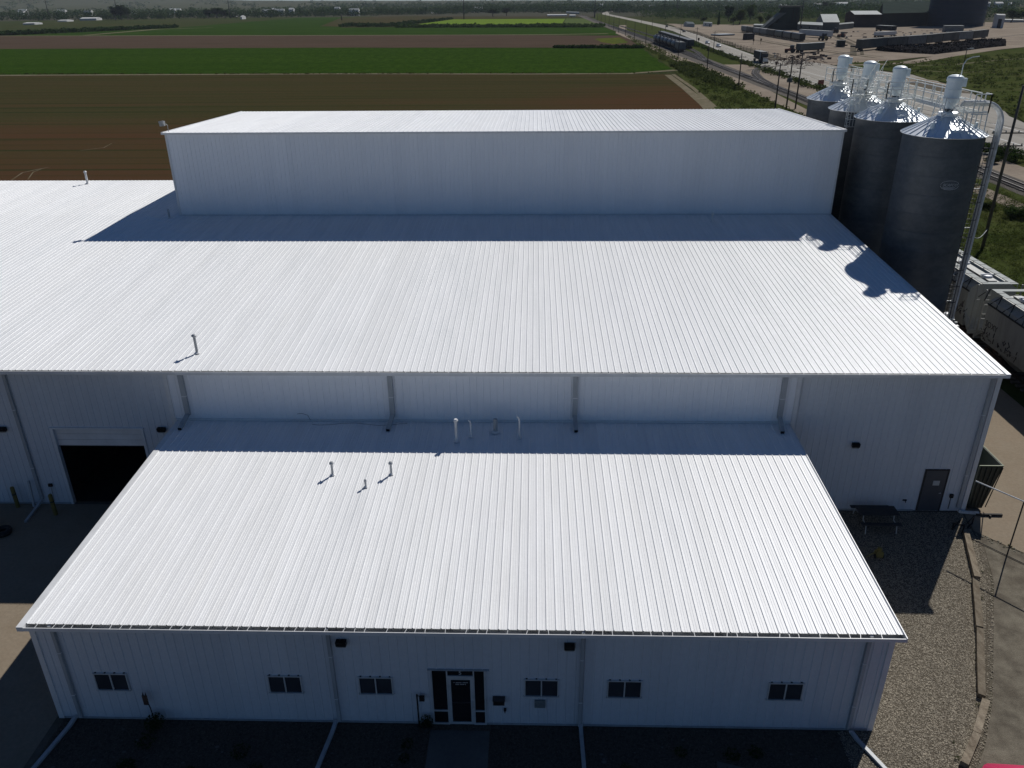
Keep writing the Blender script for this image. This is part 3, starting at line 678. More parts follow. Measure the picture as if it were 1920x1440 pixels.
b = MB(); b.box(-.3,.3,-.12,0,-.12,.12).tube([(0,-.1,0),(0,-.4,0),(0,-.45,-.2)], .07, 6); b.build('valve', M_dark, t)
t = thing('junction_box', 'small dark box on the wall left of the open bay', 'box', (-23.2, YW-.1, 3.6))
b = MB(); b.box(-.3,.3,-.25,0,-.25,.25); b.build('body', M_black, t); b = MB(); b.tube([(0,-.1,-.25),(-.1,-.1,-3)], .05, 6); b.build('conduit', M_lead, t)

# ---- tall block
tb = thing('tower_block', 'tall white metal block rising across the back of the warehouse roof', 'building')
pm = roof_panel('roof_panel', [(YC-.68, tz(YC-.68)), (YB, ZB)], M_roof)
x = XR+.2-3.0; n = 0
while x > XT-.1:
    link('roof_panel', pm, tb, (x, 0, 0)); x -= 3.0
rest = x+3.0-XT
if rest > .3:
    o = link('roof_panel', pm, tb, (XT, 0, 0)); o.scale.x = rest/3.0
b = MB(); b.box(XT, XR+.3, YC-.74, YC-.69, HT-.38, HT+.03); b.build('fascia', M_trim, tb)
for xa, xb in ((XT, XT+.45), (XR-.1, XR+.3)):
    b = MB(); b.hexa([(xa, YC-.68, HT-.4), (xb, YC-.68, HT-.4), (xb, YB, ZB-.4), (xa, YB, ZB-.4)], [(xa, YC-.68, HT+.13), (xb, YC-.68, HT+.13), (xb, YB, ZB+.13), (xa, YB, ZB+.13)]); b.build('rake_trim', M_trim, tb)
wallrun(tb, XT+.7, XR-.1, YC, ZC-.3, HT-.3, M_wall_lit)
side_wall(tb, 'side_wall', XT+.62, YC, YB, 0, lambda y: tz(y)-.35, -1)
side_wall(tb, 'side_wall', XR, YC, YB, 0, lambda y: tz(y)-.35, 1)
b = MB(); b.box(XT+.62, XR, YB-.2, YB-.1, 0, ZB-.02); b.build('rear_wall', M_wall, tb)
b = MB(); b.box(XT+.52, XT+.98, YC-.13, YC-.02, ZC-.2, HT-.38); b.build('corner_trim', M_trim, tb)
b = MB(); b.box(XR-.35, XR+.05, YC-.13, YC-.02, ZC-.2, HT-.38); b.build('corner_trim', M_trim, tb)
b = MB(); b.box(XT+.9, XR-.3, YC-.22, YC-.1, ZC+.02, ZC+.25); b.build('flashing', M_trim, tb)
t = thing('floodlight', 'small grey floodlight on a stub at the top left corner of the tall block', 'light', (XT+1.0, YC+1.2, HT))
b = MB(); b.tube([(0,0,0),(0,0,1.4),(-.35,-.1,1.7)], .07, 6); b.build('arm', M_lead, t)
b = MB(); b.hexa([(-1.6,-.4,1.2),(-.5,-.5,1.3),(-.5,.1,1.3),(-1.6,.1,1.2)], [(-1.75,-.5,2.3),(-.65,-.6,2.5),(-.5,.25,2.3),(-1.6,.25,2.1)]); b.build('lamp_head', M_lead, t)

M_vent = mat('dull_zinc_pipe', (.46, .47, .47), .5, .15, var=(.36, .37, .37), scale=(5, 5, 3))
# ---- roof pipes
def vent(name, label, x, y, zf, h, r=.16, cap=True, mt=None, cr=1.9, grp='pipes standing on the roofs', elbow=None, lean=0):
    z = zf(y); t = thing(name, label, 'vent pipe', (x, y, z), group=grp); mt = M_vent if mt is M_lead else (mt or M_pvc)
    b = MB()
    if elbow:
        e = elbow; b.tube([(0,0,-.05),(0,0,h-.5),(e*.15,0,h-.2),(e*.45,0,h+.02),(e*.8,0,h+.05)], r, 10)
    else: b.tube([(0,0,-.05),(lean,0,h)], r, 12)
    b.build('pipe', mt, t, smooth=False)
    if cap:
        b = MB(); b.lathe([(.01,h+.22),(r*cr*.6,h+.2),(r*cr,h+.02),(r*cr,h-.14),(r*cr*.9,h-.16),(.01,h-.12)], 14, c=(lean,0)); b.build('cap', mt, t)
    b = MB(); b.lathe([(r*2.2,.11),(r*1.7,.16),(r*1.15,.3),(r*1.0,.32)], 12); b.build('boot', M_trim, t)
    return t
def at_roof(px, py, front=True):
    d = fw + rt2*((px-960)/F) - up2*((py-720)/F)
    if front: s_, y0, z0 = (Z1-H1)/D1, 0, H1
    else: s_, y0, z0 = (ZC-HE)/(YC-YE), YE, HE
    t = -( (CZ-z0) - s_*(CY-y0) )/(d.z-s_*d.y); return CX+d.x*t, CY+d.y*t
x, y = 16.8, 36.0
def vp(px, py, top, front=True, **kw):
    x, y = at_roof(px, py, front); zf = fz if front else mz
    h = HZ(x, y, top)-zf(y); return x, y, zf, h
x, y, zf, h = vp(370, 663, 629, False); vent('vent_pipe', 'tall grey capped pipe standing on the left of the warehouse roof', x, y, zf, h, .21, True, M_lead)
x, y, zf, h = vp(151, 342.5, 323, False); y = YR-4; x = -68.3; vent('vent_pipe', 'white capped pipe at the far ridge of the warehouse roof on the left', x, y, mz, HZ(x, y, 322)-mz(y), .28, True, M_pvc, 1.5)
x, y, zf, h = vp(624, 891, 868); vent('vent_pipe', 'left of the two taller grey capped pipes on the sunlit office roof', x, y, zf, h, .16, True, M_lead)
x, y, zf, h = vp(734, 890, 868); vent('vent_pipe', 'right of the two taller grey capped pipes on the sunlit office roof', x, y, zf, h, .16, True, M_lead)
x, y, zf, h = vp(686, 914, 901); vent('vent_pipe', 'short grey pipe between the two taller ones on the sunlit office roof', x, y, zf, h, .14, True, M_lead, 1.3)
x, y, zf, h = vp(856, 829, 788); vent('vent_pipe', 'tallest white pipe with round cap in the shaded strip of the office roof', x, y, zf, h, .19, True, M_pvc, 1.9)
x, y, zf, h = vp(883, 820, 788); vent('vent_pipe', 'thin pipe with a bent top beside the tallest one in the shade', x, y, zf, h, .12, False, M_pvc, elbow=-.5)
x, y, zf, h = vp(929, 811, 786); vent('vent_pipe', 'short fat grey pipe in the shaded strip of the office roof', x, y, zf, h, .32, False, M_lead)
x, y, zf, h = vp(974, 823, 782); vent('vent_pipe', 'thin pipe with a hooked top, rightmost in the shaded strip', x, y, zf, h, .13, False, M_pvc, elbow=-.5)
x, y, zf, h = vp(1335, 416, 400, False); vent('vent_pipe', 'small white pipe on the shaded warehouse roof near the silos', x, y, zf, h, .2, True, M_pvc, 1.3)
x, y, zf, h = vp(318, 409, 392, False); vent('vent_pipe', 'small grey pipe on the shaded warehouse roof by the tall block corner', x, y, zf, h, .22, False, M_lead)
t = thing('cable', 'thin dark cable trailing on the shaded strip of the office roof', 'cable')
b = MB(); pts = [(x, 42.2-.7*math.sin(x*.35)**2, fz(41.5)+.15+.02*math.sin(x*3)) for x in [21+i*1.1 for i in range(14)]]
b.tube(pts, .022, 5); b.tube([(20.5,D1-.45,16.0),(20.2,D1-.5,16.9),(19.3,D1-.5,17.2),(18.6,D1-.5,17.1)], .028, 5); b.build('cable_run', M_dark, t)

# ================================================================== SILOS
def make_silo(label, c, ctop):
    t = thing('grain_silo', label, 'silo', (c[0], c[1], 0), group='corrugated steel silos beside the warehouse')
    return t
RS, HS = 7.45, 48.7
ringb = MB(); prof = []
for k in range(11*2+1): prof.append((RS+(.03 if k % 2 else -.015), k*3.745/22))
ringb.lathe(prof, 56); ringb.lathe([(RS+.02,.0),(RS+.045,.02),(RS+.045,.1),(RS+.02,.12)], 56); ring_me = ringb.mesh('wall_ring', M_galv, True)
cone_me = None
NS = 28
b = MB(); a0, a1 = 0, 2*math.pi/NS
def cp(r, z, a): return (r*math.cos(a), r*math.sin(a), z)
RT, ZTOP = 1.6, HS+3.35
for i in range(3):
    t0, t1 = i/3, (i+1)/3
    r0, r1 = (RS+.45)*(1-t0)+RT*t0, (RS+.45)*(1-t1)+RT*t1; z0, z1 = HS-.05+(ZTOP-HS)*t0, HS-.05+(ZTOP-HS)*t1
    b.poly([cp(r0,z0,a0), cp(r0,z0,a1), cp(r1,z1,a1), cp(r1,z1,a0)])
b.bar(cp(RS+.5,HS+.0,0), cp(RT,ZTOP+.02,0), .10, .14)
sector_me = b.mesh('roof_panel', M_galvr)
b = MB(); b.lathe([(RS+.48,HS-.12),(RS+.52,HS-.02),(RS+.38,HS+.05)], 56); eave_me = b.mesh('eave_ring', M_galvr)
b = MB(); b.lathe([(RT+.25,ZTOP-.15),(RT+.25,ZTOP+.55),(RT+.1,ZTOP+.62),(.02,ZTOP+.75)], 24); collar_me = b.mesh('roof_collar', M_galvr)
b = MB()
for k in range(14):
    a = 2*math.pi*(k+.5)/14; b.bar((math.cos(a)*(RS+.08), math.sin(a)*(RS+.08), 0), (math.cos(a)*(RS+.08), math.sin(a)*(RS+.08), HS-.2), .16, .1)
stiff_me = b.mesh('stiffener', M_galv)
SIL = [(135.95,104.3),(134.95,127.8),(134.4,143.8),(135.95,166.3)]
SN = ['nearest corrugated steel silo, with a small faded oval logo on its side', 'second nearest corrugated steel silo, partly behind the nearest', 'third steel silo from the camera, with a railing basket at its roof edge', 'farthest steel silo of the row, behind the tall white block corner']
for c, lab in zip(SIL, SN):
    t = make_silo(lab, c, 0)
    z = 0
    for k in range(13): link('wall_ring', ring_me, t, (0,0,k*3.745))
    for k in range(NS):
        o = link('roof_panel', sector_me, t); o.rotation_euler = (0,0,2*math.pi*k/NS)
    link('eave_ring', eave_me, t); link('roof_collar', collar_me, t); 
    b = MB(); b.tube([(-RS*.55,-RS*.45,HS+1.0),(-RS*.55,-RS*.45,HS+2.4)], .42, 10); b.build('roof_vent', M_cyc, t)
    b = MB(); b.tube([(RS*.62,-RS*.35,HS+1.2),(RS*.62,-RS*.35,HS+2.3)], .35, 10); b.build('roof_vent', M_cyc, t)
    b = MB(); b.hexa([(-1.3,-RS*.82,HS+.75),(.9,-RS*.82,HS+.75),(.9,-RS*.45,HS+1.9),(-1.3,-RS*.45,HS+1.9)], [(-1.3,-RS*.82,HS+1.1),(.9,-RS*.82,HS+1.1),(.9,-RS*.45,HS+2.25),(-1.3,-RS*.45,HS+2.25)]); b.build('roof_hatch', M_galvr, t)
    if c is SIL[0]:
        th = math.atan2(-RS*.78, RS*.62); 
        e = bpy.data.objects
        ang = R(-92); pos = (math.cos(ang)*(RS+.09), math.sin(ang)*(RS+.09), 39.8)
        M_logo = mat('faded_grey_decal', (.60, .62, .63), .6, 0, var=(.40,.42,.43), scale=(5,5,5))
        text('SCAFCO', .72, (pos[0], pos[1], 39.85), (R(90), 0, ang+R(90)), M_logo, t, 'logo_lettering', .25)
        bb = MB()
        for s_, zc in ((1, 39.95), (-1, 39.7)):
            pts = []
            for k in range(13):
                u = -1+2*k/12; off = u*1.75; aa = ang+off/RS
                pts.append((math.cos(aa)*(RS+.1), math.sin(aa)*(RS+.1), zc+s_*.75*math.sqrt(max(0, 1-u*u))))
            for p, q in zip(pts, pts[1:]): bb.bar(p, q, .05, .05)
        for k in range(3):
            aa, ab = ang-(1.3-.15*k)/RS, ang+(1.1-.2*k)/RS
            bb.bar((math.cos(aa)*(RS+.1), math.sin(aa)*(RS+.1), 39.4-.14*k), (math.cos(ab)*(RS+.1), math.sin(ab)*(RS+.1), 39.4-.14*k), .05, .05)
        bb.build('logo', M_logo, t)
# filter receivers on frames above each silo
def make_receiver(loc, label):
    t = thing('filter_receiver', label, 'filter', loc, group='white filter cylinders over the silos')
    r = 1.42
    b = MB(); b.lathe([(.35,52.95),(.5,53.2),(r*.96,54.5),(r,54.9),(r,58.35)], 28); b.build('body', M_cyc, t, smooth=False)
    b = MB(); b.lathe([(r+.09,58.35),(r+.12,58.5),(r+.12,58.95),(r*.93,59.25),(r*.6,59.5),(.02,59.6)], 28); b.lathe([(r,58.34),(r+.1,58.34)], 28); b.build('lid', M_cyc, t, smooth=False)
    for z in (55.25, 56.8):
        b = MB(); b.lathe([(r+.01,z),(r+.06,z+.02),(r+.06,z+.1),(r+.01,z+.12)], 28); b.build('band', M_cyc, t)
    b = MB(); b.box(r*.6, r+.75, -.35, .35, 57.3, 58.9); b.build('fan_box', M_cyc, t)
    b = MB(); b.tube([(0,0,ZTOP+.5),(0,0,53.2)], .34, 12); b.box(-.6,.6,-.6,.6,ZTOP+.75,ZTOP+1.2); b.build('rotary_valve', M_galv, t)
    b = MB()
    for sx in (-1,1):
        for sy in (-1,1): b.bar((sx*2.1,sy*2.1,51.3),(sx*1.75,sy*1.75,55.6),.16)
    for s_ in (-1,1):
        b.bar((-2.0,s_*2.0,52.0),(1.8,s_*1.8,55.2),.1); b.bar((2.0,s_*2.0,52.0),(-1.8,s_*1.8,55.2),.1)
        b.bar((s_*2.0,-2.0,52.0),(s_*1.8,1.8,55.2),.1)
        b.bar((-1.8,s_*1.8,55.3),(1.8,s_*1.8,55.3),.12); b.bar((s_*1.8,-1.8,55.3),(s_*1.8,1.8,55.3),.12)
        b.bar((-2.1,s_*2.1,52.3),(2.1,s_*2.1,52.3),.12)
    b.build('support_frame', M_rail, t)
    return t
RN = ['nearest white filter cylinder standing over the nearest silo', 'second white filter cylinder, over the second silo, with a reddish lit lid', 'third white filter cylinder along the catwalk', 'farthest white filter cylinder along the catwalk']
for c, lab in zip(SIL, RN): make_receiver((c[0], c[1], 0), lab)
# catwalk
def railing(b, pts, z, h=3.4, posts=4.0, r=.10):
    for zz in (z+h, z+h*.55, z+.15):
        for p, q in zip(pts, pts[1:]): b.bar((*p, zz), (*q, zz), r*1.6, r*1.6)
    for p, q in zip(pts, pts[1:]):
        p, q = Vector(p), Vector(q); n = max(1, int((q-p).length/posts))
        for k in range(n+1):
            e = p+(q-p)*k/n; b.bar((*e, z), (*e, z+h), r*1.8, r*1.8)
cw = thing('catwalk', 'cream-white railed catwalk running along the tops of the silos', 'catwalk', (0,0,0))
ZD = 53.0
b = MB()
for k in range(176): b.box(137.95, 140.25, 101.7+k*.4, 101.75+k*.4, ZD-.04, ZD)
for xx in (137.9, 139.1, 140.3): b.box(xx-.06, xx+.06, 101.62, 171.5, ZD-.3, ZD-.11)
for k in range(8): b.box(137.95+k*.4, 138.0+k*.4, 99.5, 101.5, ZD-.04, ZD)
for yy in (99.4, 101.55): b.box(137.9, 141.1, yy-.06, yy+.06, ZD-.3, ZD-.11)
b.build('deck', M_rail, cw)
b = MB(); railing(b, [(140.3,101.6),(140.3,171.5),(137.9,171.5)], ZD); b.build('railing', M_rail, cw)
b = MB(); railing(b, [(137.9,106.9),(137.9,125.4)], ZD); b.build('railing', M_rail, cw)
b = MB(); railing(b, [(137.9,130.3),(137.9,141.5)], ZD); railing(b, [(137.9,146.5),(137.9,164)], ZD); b.build('railing', M_rail, cw)
b = MB(); railing(b, [(138.2,99.4),(141.1,99.4),(141.1,101.6)], ZD); b.build('railing', M_rail, cw)
b = MB()
for s_ in (0, 1):
    for y in (100,): 
        b.bar((141.1,99.5+2*s_,ZD),(141.2,99.5+2*s_,HS+.6),.16); b.bar((138.3,99.5+2*s_,ZD),(138.3,99.5+2*s_,HS+1.6),.16)
for c in SIL:
    for dy in (-3,3): b.bar((138.1,c[1]+dy,ZD-.3),(138.1,c[1]+dy,HS+2.0),.15); b.bar((140.1,c[1]+dy,ZD-.3),(140.1,c[1]+dy,HS+1.4),.15); b.bar((138.1,c[1]+dy,HS+2.0),(140.1,c[1]+dy,ZD-.4),.09)
for ya, yb in ((108,124),(131,141),(148,163)):
    b.bar((138,ya,ZD-.3),(138,yb,ZD-.3),.25,.5); b.bar((140.2,ya,ZD-.3),(140.2,yb,ZD-.3),.25,.5)
b.build('support_frame', M_rail, cw)
# crossing platforms with railings round filters
for i, c in enumerate(SIL[1:]):
    b = MB(); b.box(c[0]-3.2, 137.9, c[1]-3.0, c[1]-1.9, ZD-.2, ZD-.02); railing(b, [(137.9,c[1]-3.0),(c[0]-3.2,c[1]-3.0),(c[0]-3.2,c[1]+2.6)], ZD, posts=3); b.build('side_platform', M_rail, cw)
# stair and ladder basket hanging over the third silo
st = thing('ladder_cage', 'white ladder with round safety cage descending over the third silo roof', 'ladder', (129.6,138.0,0))
b = MB()
for s_ in (-.6,.6): b.bar((s_,.2,44.5),(s_,.2,56.5),.12)
for k in range(20): b.bar((-.6,.2,45+k*.6),(.6,.2,45+k*.6),.07)
b.build('ladder', M_rail, st)
b = MB()
for z in (45.5,47.2,48.9,50.6,52.3,54.0,55.6):
    pts = [(1.35*math.cos(a), .2-.75+1.2*math.sin(a)-.3, z) for a in [R(18+d) for d in range(0, 361, 24)]]
    for p, q in zip(pts, pts[1:]): b.bar(p, q, .1, .1)
for k in range(7):
    a = R(180+k*30); b.bar((1.35*math.cos(a), -.85+1.2*math.sin(a), 45.5), (1.35*math.cos(a), -.85+1.2*math.sin(a), 55.6), .08)
b.build('cage', M_rail, st)
b = MB(); b.box(-1.6,1.8,-2.3,2.4,52.6,52.75); railing(b, [(-1.6,2.4),(-1.6,-2.3),(1.8,-2.3),(1.8,2.4)], 52.75, posts=2.4); b.bar((1.8,1.0,52.4),(8.4,1.0,52.6),.3,.3); b.build('landing', M_rail, st)
sr = thing('steel_stair', 'white steel stair slanting between the second and third silo tops', 'stair', (0,0,0))
b = MB()
for x in (131.4, 133.2): b.bar((x,140,HS+1.2),(x,131.5,ZD+4.3),.14,.4); b.bar((x,140,HS+4.4),(x,131.5,ZD+7.5),.1)
for k in range(12):
    u = k/11; y = 140-8.5*u; z = HS+1.2+(ZD+3.1-HS)*u; b.box(131.4,133.2,y-.3,y+.3,z,z+.06)
    if k % 3 == 0:
        for x in (131.4,133.2): b.bar((x,y,z),(x,y,z+3.2),.09)
b.build('flight', M_rail, sr)
# loading pipes: bend over silo 1 edge, then down its side
lp = thing('loading_pipes', 'bundle of pale grey pipes bending over and down the side of the nearest silo', 'pipes', (0,0,0))
for k in range(4):
    o = k*.62; rr = .25
    pts = [(137.0,101.2+o*.55,54.9-.25*k)]
    xe_, ze = 145.3-.12*k, 54.9-.25*k; rad = 4.4-.5*k
    pts.append((xe_-rad,101.2+o*.55,ze))
    for j in range(1, 9):
        a = math.pi/2*j/8; pts.append((xe_-rad+rad*math.sin(a), 101.2+o*.55, ze-rad*(1-math.cos(a))))
    pts.append((xe_-.35*0-.4, 101.2+o*.55, 10.5))
    b = MB(); b.tube(pts, rr, 10); b.build('pipe', M_pvc, lp)
b = MB()
for z in (6,14,22,30,38,45): b.bar((142.8,102.2,z),(145.4,102.2,z),.22,.15)
b.build('bracket', M_lead, lp)
b = MB(); b.bar((143.9,100.5,9.5),(145.8,100.5,9.5),.3,.6); b.bar((143.9,103.5,9.5),(145.8,103.5,9.5),.3,.6); b.bar((144.8,100.2,0),(144.8,100.2,10.5),.3); b.build('pipe_stand', M_lead, lp)
ld = thing('silo_ladder', 'long dark caged ladder climbing the right side of the nearest silo', 'ladder', (142.6,99.6,0), R(-35))
b = MB()
for s_ in (-.6,.6): b.bar((s_,0,1),(s_,0,HS+1),.1)
for k in range(48): b.bar((-.6,0,1.5+k),(.6,0,1.5+k),.07)
b.build('ladder', M_galv, ld)
b = MB()
for k in range(12):
    z = 8+k*3.5; pts = [(1.15*math.cos(a), 1.3*math.sin(a), z) for a in [R(180+d) for d in range(0,181,30)]]
    for p, q in zip(pts, pts[1:]): b.bar(p, q, .09, .12)
for d in range(180, 361, 45): b.bar((1.15*math.cos(R(d)),1.3*math.sin(R(d)),8),(1.15*math.cos(R(d)),1.3*math.sin(R(d)),HS-1),.07)
b.build('cage', M_dark, ld)
dm = thing('air_filter_dome', 'white domed cap on a pipe at the silo foot, just past the roof edge', 'filter', (145.0,103.5,0))
b = MB(); b.lathe([(.9,0),(.9,8.9),(1.3,9.1),(1.45,9.7),(1.3,10.3),(.7,10.75),(.02,10.85)], 20); b.build('dome', M_pvc, dm, smooth=False)
b = MB(); b.box(-.4,2.2,-1.6,-.6,7.8,8.3); b.build('outlet', M_pvc, dm)
t = thing('cable', 'pale cable stretched from the silo ladder to the roadside pole', 'cable')
b = MB(); pts = [(143.5+u*54.5, 100+90*u, 29.6-23.0*u-2.0*math.sin(math.pi*u)) for u in [i/12 for i in range(13)]]; b.tube(pts, .09, 6); b.build('cable_run', M_lead, t)

# ================================================================== RAIL CARS
def wheelset(b, y, gauge=4.7, r=1.4):
    for s_ in (-1,1):
        n = 14; x0 = s_*gauge/2
        ring = [(y+r*math.cos(2*math.pi*k/n), r+r*math.sin(2*math.pi*k/n)) for k in range(n)]
        b.poly([(x0+s_*.25, a, z) for a, z in ring]); b.poly([(x0-s_*.2, a, z) for a, z in ring][::-1])
        for k in range(n): a, c = ring[k], ring[(k+1)%n]; b.poly([(x0-s_*.2,*a),(x0+s_*.25,*a),(x0+s_*.25,*c),(x0-s_*.2,*c)])
    b.bar((-gauge/2,y,r),(gauge/2,y,r),.5)
def bogie(parent, y):
    b = MB()
    for s_ in (-1,1): b.hexa([(s_*2.9-.25,y-3.6,1.0),(s_*2.9+.25,y-3.6,1.0),(s_*2.9+.25,y+3.6,1.0),(s_*2.9-.25,y+3.6,1.0)], [(s_*2.9-.25,y-3.2,2.0),(s_*2.9+.25,y-3.2,2.0),(s_*2.9+.25,y+3.2,2.0),(s_*2.9-.25,y+3.2,2.0)])
    b.bar((-3,y,2.2),(3,y,2.2),1.4,.8); o = b.build('bogie', M_rust, parent)
    b = MB(); wheelset(b, y-2.8, ); wheelset(b, y+2.8); b.build('wheels', M_railst, o)
def hopper_car(label, loc, rotz, detail=True, mt=None, L=54, group=None):
    mt = mt or M_hop
    t = thing('hopper_car', label, 'rail car', loc, rotz, group)
    h = L/2; b = MB()
    # side profile: sides with curved shoulder; slope sheets at both ends
    prof = [(-4.9,4.0),(-5.25,6.0),(-5.3,12.2),(-4.95,13.2),(-3.9,13.9),(0,14.2),(3.9,13.9),(4.95,13.2),(5.3,12.2),(5.25,6.0),(4.9,4.0)]
    ys = [-h+3.2, h-3.2]
    n0 = len(b.v)
    for y in ys:
        for x, z in prof: b.v.append((x, y, z))
    L_ = len(prof)
    for j in range(L_): a, c = j, (j+1)%L_; b.f.append((n0+a, n0+c, n0+L_+c, n0+L_+a)); b.mi.append(0)
    b.f.append(tuple(range(n0, n0+L_))); b.f.append(tuple(range(n0+L_, n0+2*L_))[::-1]); b.mi += [0,0]
    b.build('body', mt, t)
    for k in range(3):
        y = -h*.55+k*h*.55; b = MB(); b.hexa([(-1.8,y-1.5,1.0),(1.8,y-1.5,1.0),(1.8,y+1.5,1.0),(-1.8,y+1.5,1.0)], [(-4.6,y-5,4.1),(4.6,y-5,4.1),(4.6,y+5,4.1),(-4.6,y+5,4.1)]); b.build('discharge_hopper', mt, t)
    b = MB(); b.box(-1.2,1.2,-h,h,3.0,3.6)
    for s_ in (-1,1): b.box(-5.0,5.0,s_*(h-.3)-.25,s_*(h-.3)+.25,3.2,4.1)
    b.build('sill', mt if detail else M_rust, t)
    bogie(t, -h+6); bogie(t, h-6)
    if detail:
        b = MB()
        for s_ in (-1,1):                   # grating walkways either side, held off the roof
            b.box(s_*3.15-.75, s_*3.15+.75, -h+1.2, h-1.2, 14.75, 14.85)
        for y in (-h+1.4, h-1.4, 0): b.box(-3.9,3.9,y-.7,y+.7,14.76,14.86)
        b.build('running_board', M_shedr, t)
        b = MB()
        for s_ in (-1,1):
            for k in range(int(L/5)): y = -h+4.5+k*5; b.bar((s_*5.3,y,12.5),(s_*3.9,y+1.3,14.7),.2,.16); b.bar((s_*5.3,y+2.6,12.5),(s_*3.9,y+1.3,14.7),.2,.16)
            b.bar((s_*5.32,-h+3,12.35),(s_*5.32,h-3,12.35),.2,.3)
        b.build('board_brace', M_dark, t, kind='stuff')
        b = MB()
        for k in range(int(L/3.4)):
            y = -h+1.6+k*3.4
            for s_ in (-1,1): b.bar((s_*2.4,y,14.9),(s_*3.9,y,14.9),.12,.06)
        b.build('board_cleat', M_hop, t, kind='stuff')
        b = MB(); b.box(-.9,.9,-h+4,h-4,14.25,14.5); b.build('trough_cover', mt, t)
        for k in range(5):
            y = -h+7+k*(L-14)/4; bb = MB(); bb.lathe([(1.25,14.3),(1.25,14.75),(1.05,14.95),(.02,15.05)], 18, c=(0,y)); bb.bar((-1.5,y,15.1),(1.5,y,15.1),.3,.12); bb.build('roof_hatch', M_carw, t)
        for s_ in (-1,1):
            y = s_*(h-.6)
            bb = MB()
            for sx in (-1,1):
                bb.bar((sx*4.8,y,3.6),(sx*4.8,y-s_*.1,14.7),.35,.22); bb.bar((sx*3.6,y,3.6),(sx*3.6,y,14.7),.14)
                for k in range(9): bb.bar((sx*3.6,y,4.6+k*1.1),(sx*4.8,y,4.6+k*1.1),.1)
                bb.bar((sx*4.8,y,4.0),(sx*4.8,y-s_*5,9.5),.3,.2)
            bb.bar((0,y,3.6),(0,y-s_*5.5,9.5),.4); bb.build('end_frame', mt, t)
            bb = MB(); bb.hexa([(-5,y-s_*.2-.2,3.9),(5,y-s_*.2-.2,3.9),(5,y-s_*.2+.2,3.9),(-5,y-s_*.2+.2,3.9)], [(-5,y-s_*6.0-.2,8.8),(5,y-s_*6.0-.2,8.8),(5,y-s_*6.0+.2,8.8),(-5,y-s_*6.0+.2,8.8)]); bb.build('slope_sheet', M_hop, t)
    return t
hc1 = hopper_car('dusty white hopper rail car beside the silo foot, with round roof hatches', (158.6,137.2,.4), 0, L=56)
hc2 = hopper_car('dusty white hopper rail car with dark graffiti, cut by the right edge', (158.6,79.0,.4), 0, L=56)
M_graf = mat('dark_graffiti', (.03,.04,.045), .6, 0, var=(.05,.03,.03), scale=(1,1,1))
text('SOXY', 1.9, (-5.36, 21.5, 8.3), (R(90), 0, R(-90)), M_graf, hc2)
b = MB(); random.seed(4)
for k in range(46):
    y = random.uniform(10, 25); z = random.uniform(4.9, 7.1)+.0*y; a = random.uniform(0, 6.28); l = random.uniform(.4, 1.1)
    b.bar((-5.34,y,z),(-5.34,y+l*math.cos(a),min(7.6, max(4.6, z+l*math.sin(a)))), .05, .16, upv=(1,0,0))
b.build('graffiti', M_graf, hc2, kind='stuff')
b = MB()
for k in range(22):
    y = random.uniform(-26, -21); z = random.uniform(6, 9); a = random.uniform(0, 6.28); l = random.uniform(.5, 1.2)
    b.bar((-5.34,y,z),(-5.34,y+l*math.cos(a),z+l*math.sin(a)), .05, .14, upv=(1,0,0))
b.build('graffiti', M_graf, hc1, kind='stuff')
def track(name, pts, sleepers=True, zc=0, maxd=1e9):
    """two rails and sleepers along pts; a piece of the setting with parts"""
    fine = [Vector(pts[0])]
    for p, q in zip(pts, pts[1:]):
        p, q = Vector(p), Vector(q); n = max(1, int((q-p).length/40))
        for k in range(1, n+1): fine.append(p+(q-p)*k/n)
    b = MB(); L, Rr = [], []
    for i, p in enumerate(fine):
        d = (fine[min(i+1, len(fine)-1)]-fine[max(0, i-1)]).normalized(); n = Vector((-d.y, d.x)); L.append(p+n*2.42); Rr.append(p-n*2.42)
    rail = b
    for side in (L, Rr):
        for p, q in zip(side, side[1:]): b.bar((*p, zc+.75), (*q, zc+.75), .26, .5)
    o = b.build(name, M_railst, kind='structure')
    if sleepers:
        sb = MB(); n = 0; sing = 0
        slp = MB(); slp.box(-4.3,4.3,-.38,.38,.12,.52); sme = slp.mesh('sleeper', M_sleeper)
        for p, q in zip(fine, fine[1:]):
            d = (q-p).normalized(); Ls = (q-p).length; t_ = 0; a = math.atan2(d.y, d.x)-math.pi/2
            while t_ < Ls:
                c = p+d*t_
                if c.y < 420 and c.y > 200 and sing < 140: link('sleeper', sme, o, (c.x, c.y, zc), a); sing += 1
                elif c.y < 2600:
                    nn = Vector((-d.y, d.x)); sb.hexa([(*(c+nn*4.3-d*.38),zc+.1),(*(c-nn*4.3-d*.38),zc+.1),(*(c-nn*4.3+d*.38),zc+.1),(*(c+nn*4.3+d*.38),zc+.1)][::-1], [(*(c+nn*4.3-d*.38),zc+.5),(*(c-nn*4.3-d*.38),zc+.5),(*(c-nn*4.3+d*.38),zc+.5),(*(c+nn*4.3+d*.38),zc+.5)][::-1])
                t_ += 1.9
        if sb.f: sb.build('sleepers', M_sleeper, o, kind='stuff')
    return o
track('silo_siding', [(158.6,-60),(158.6,180),(160,260)], True, 0)
MAIN = [(258,-100),(259.5,150),(261,320),(271,638),(275,968),(281,1600),(284,3000),(300,4600),(340,5400)]
track('railway_track', MAIN)
track('railway_siding', [(275.5,1010),(280,1080),(286,1200),(288,1289),(291,2000),(293,3000),(300,3900)], True)
track('railway_siding', [(277,1060),(288,1150),(299,1240),(307,1347),(316,1750),(317,3000)], True)
track('curved_siding', [(275,900),(280,860),(292,800),(306,790),(318,806),(330,850)][:1]+[(272.5,690),(275.5,740),(281,800),(291,860),(303,905),(318,945),(334,975)], True)
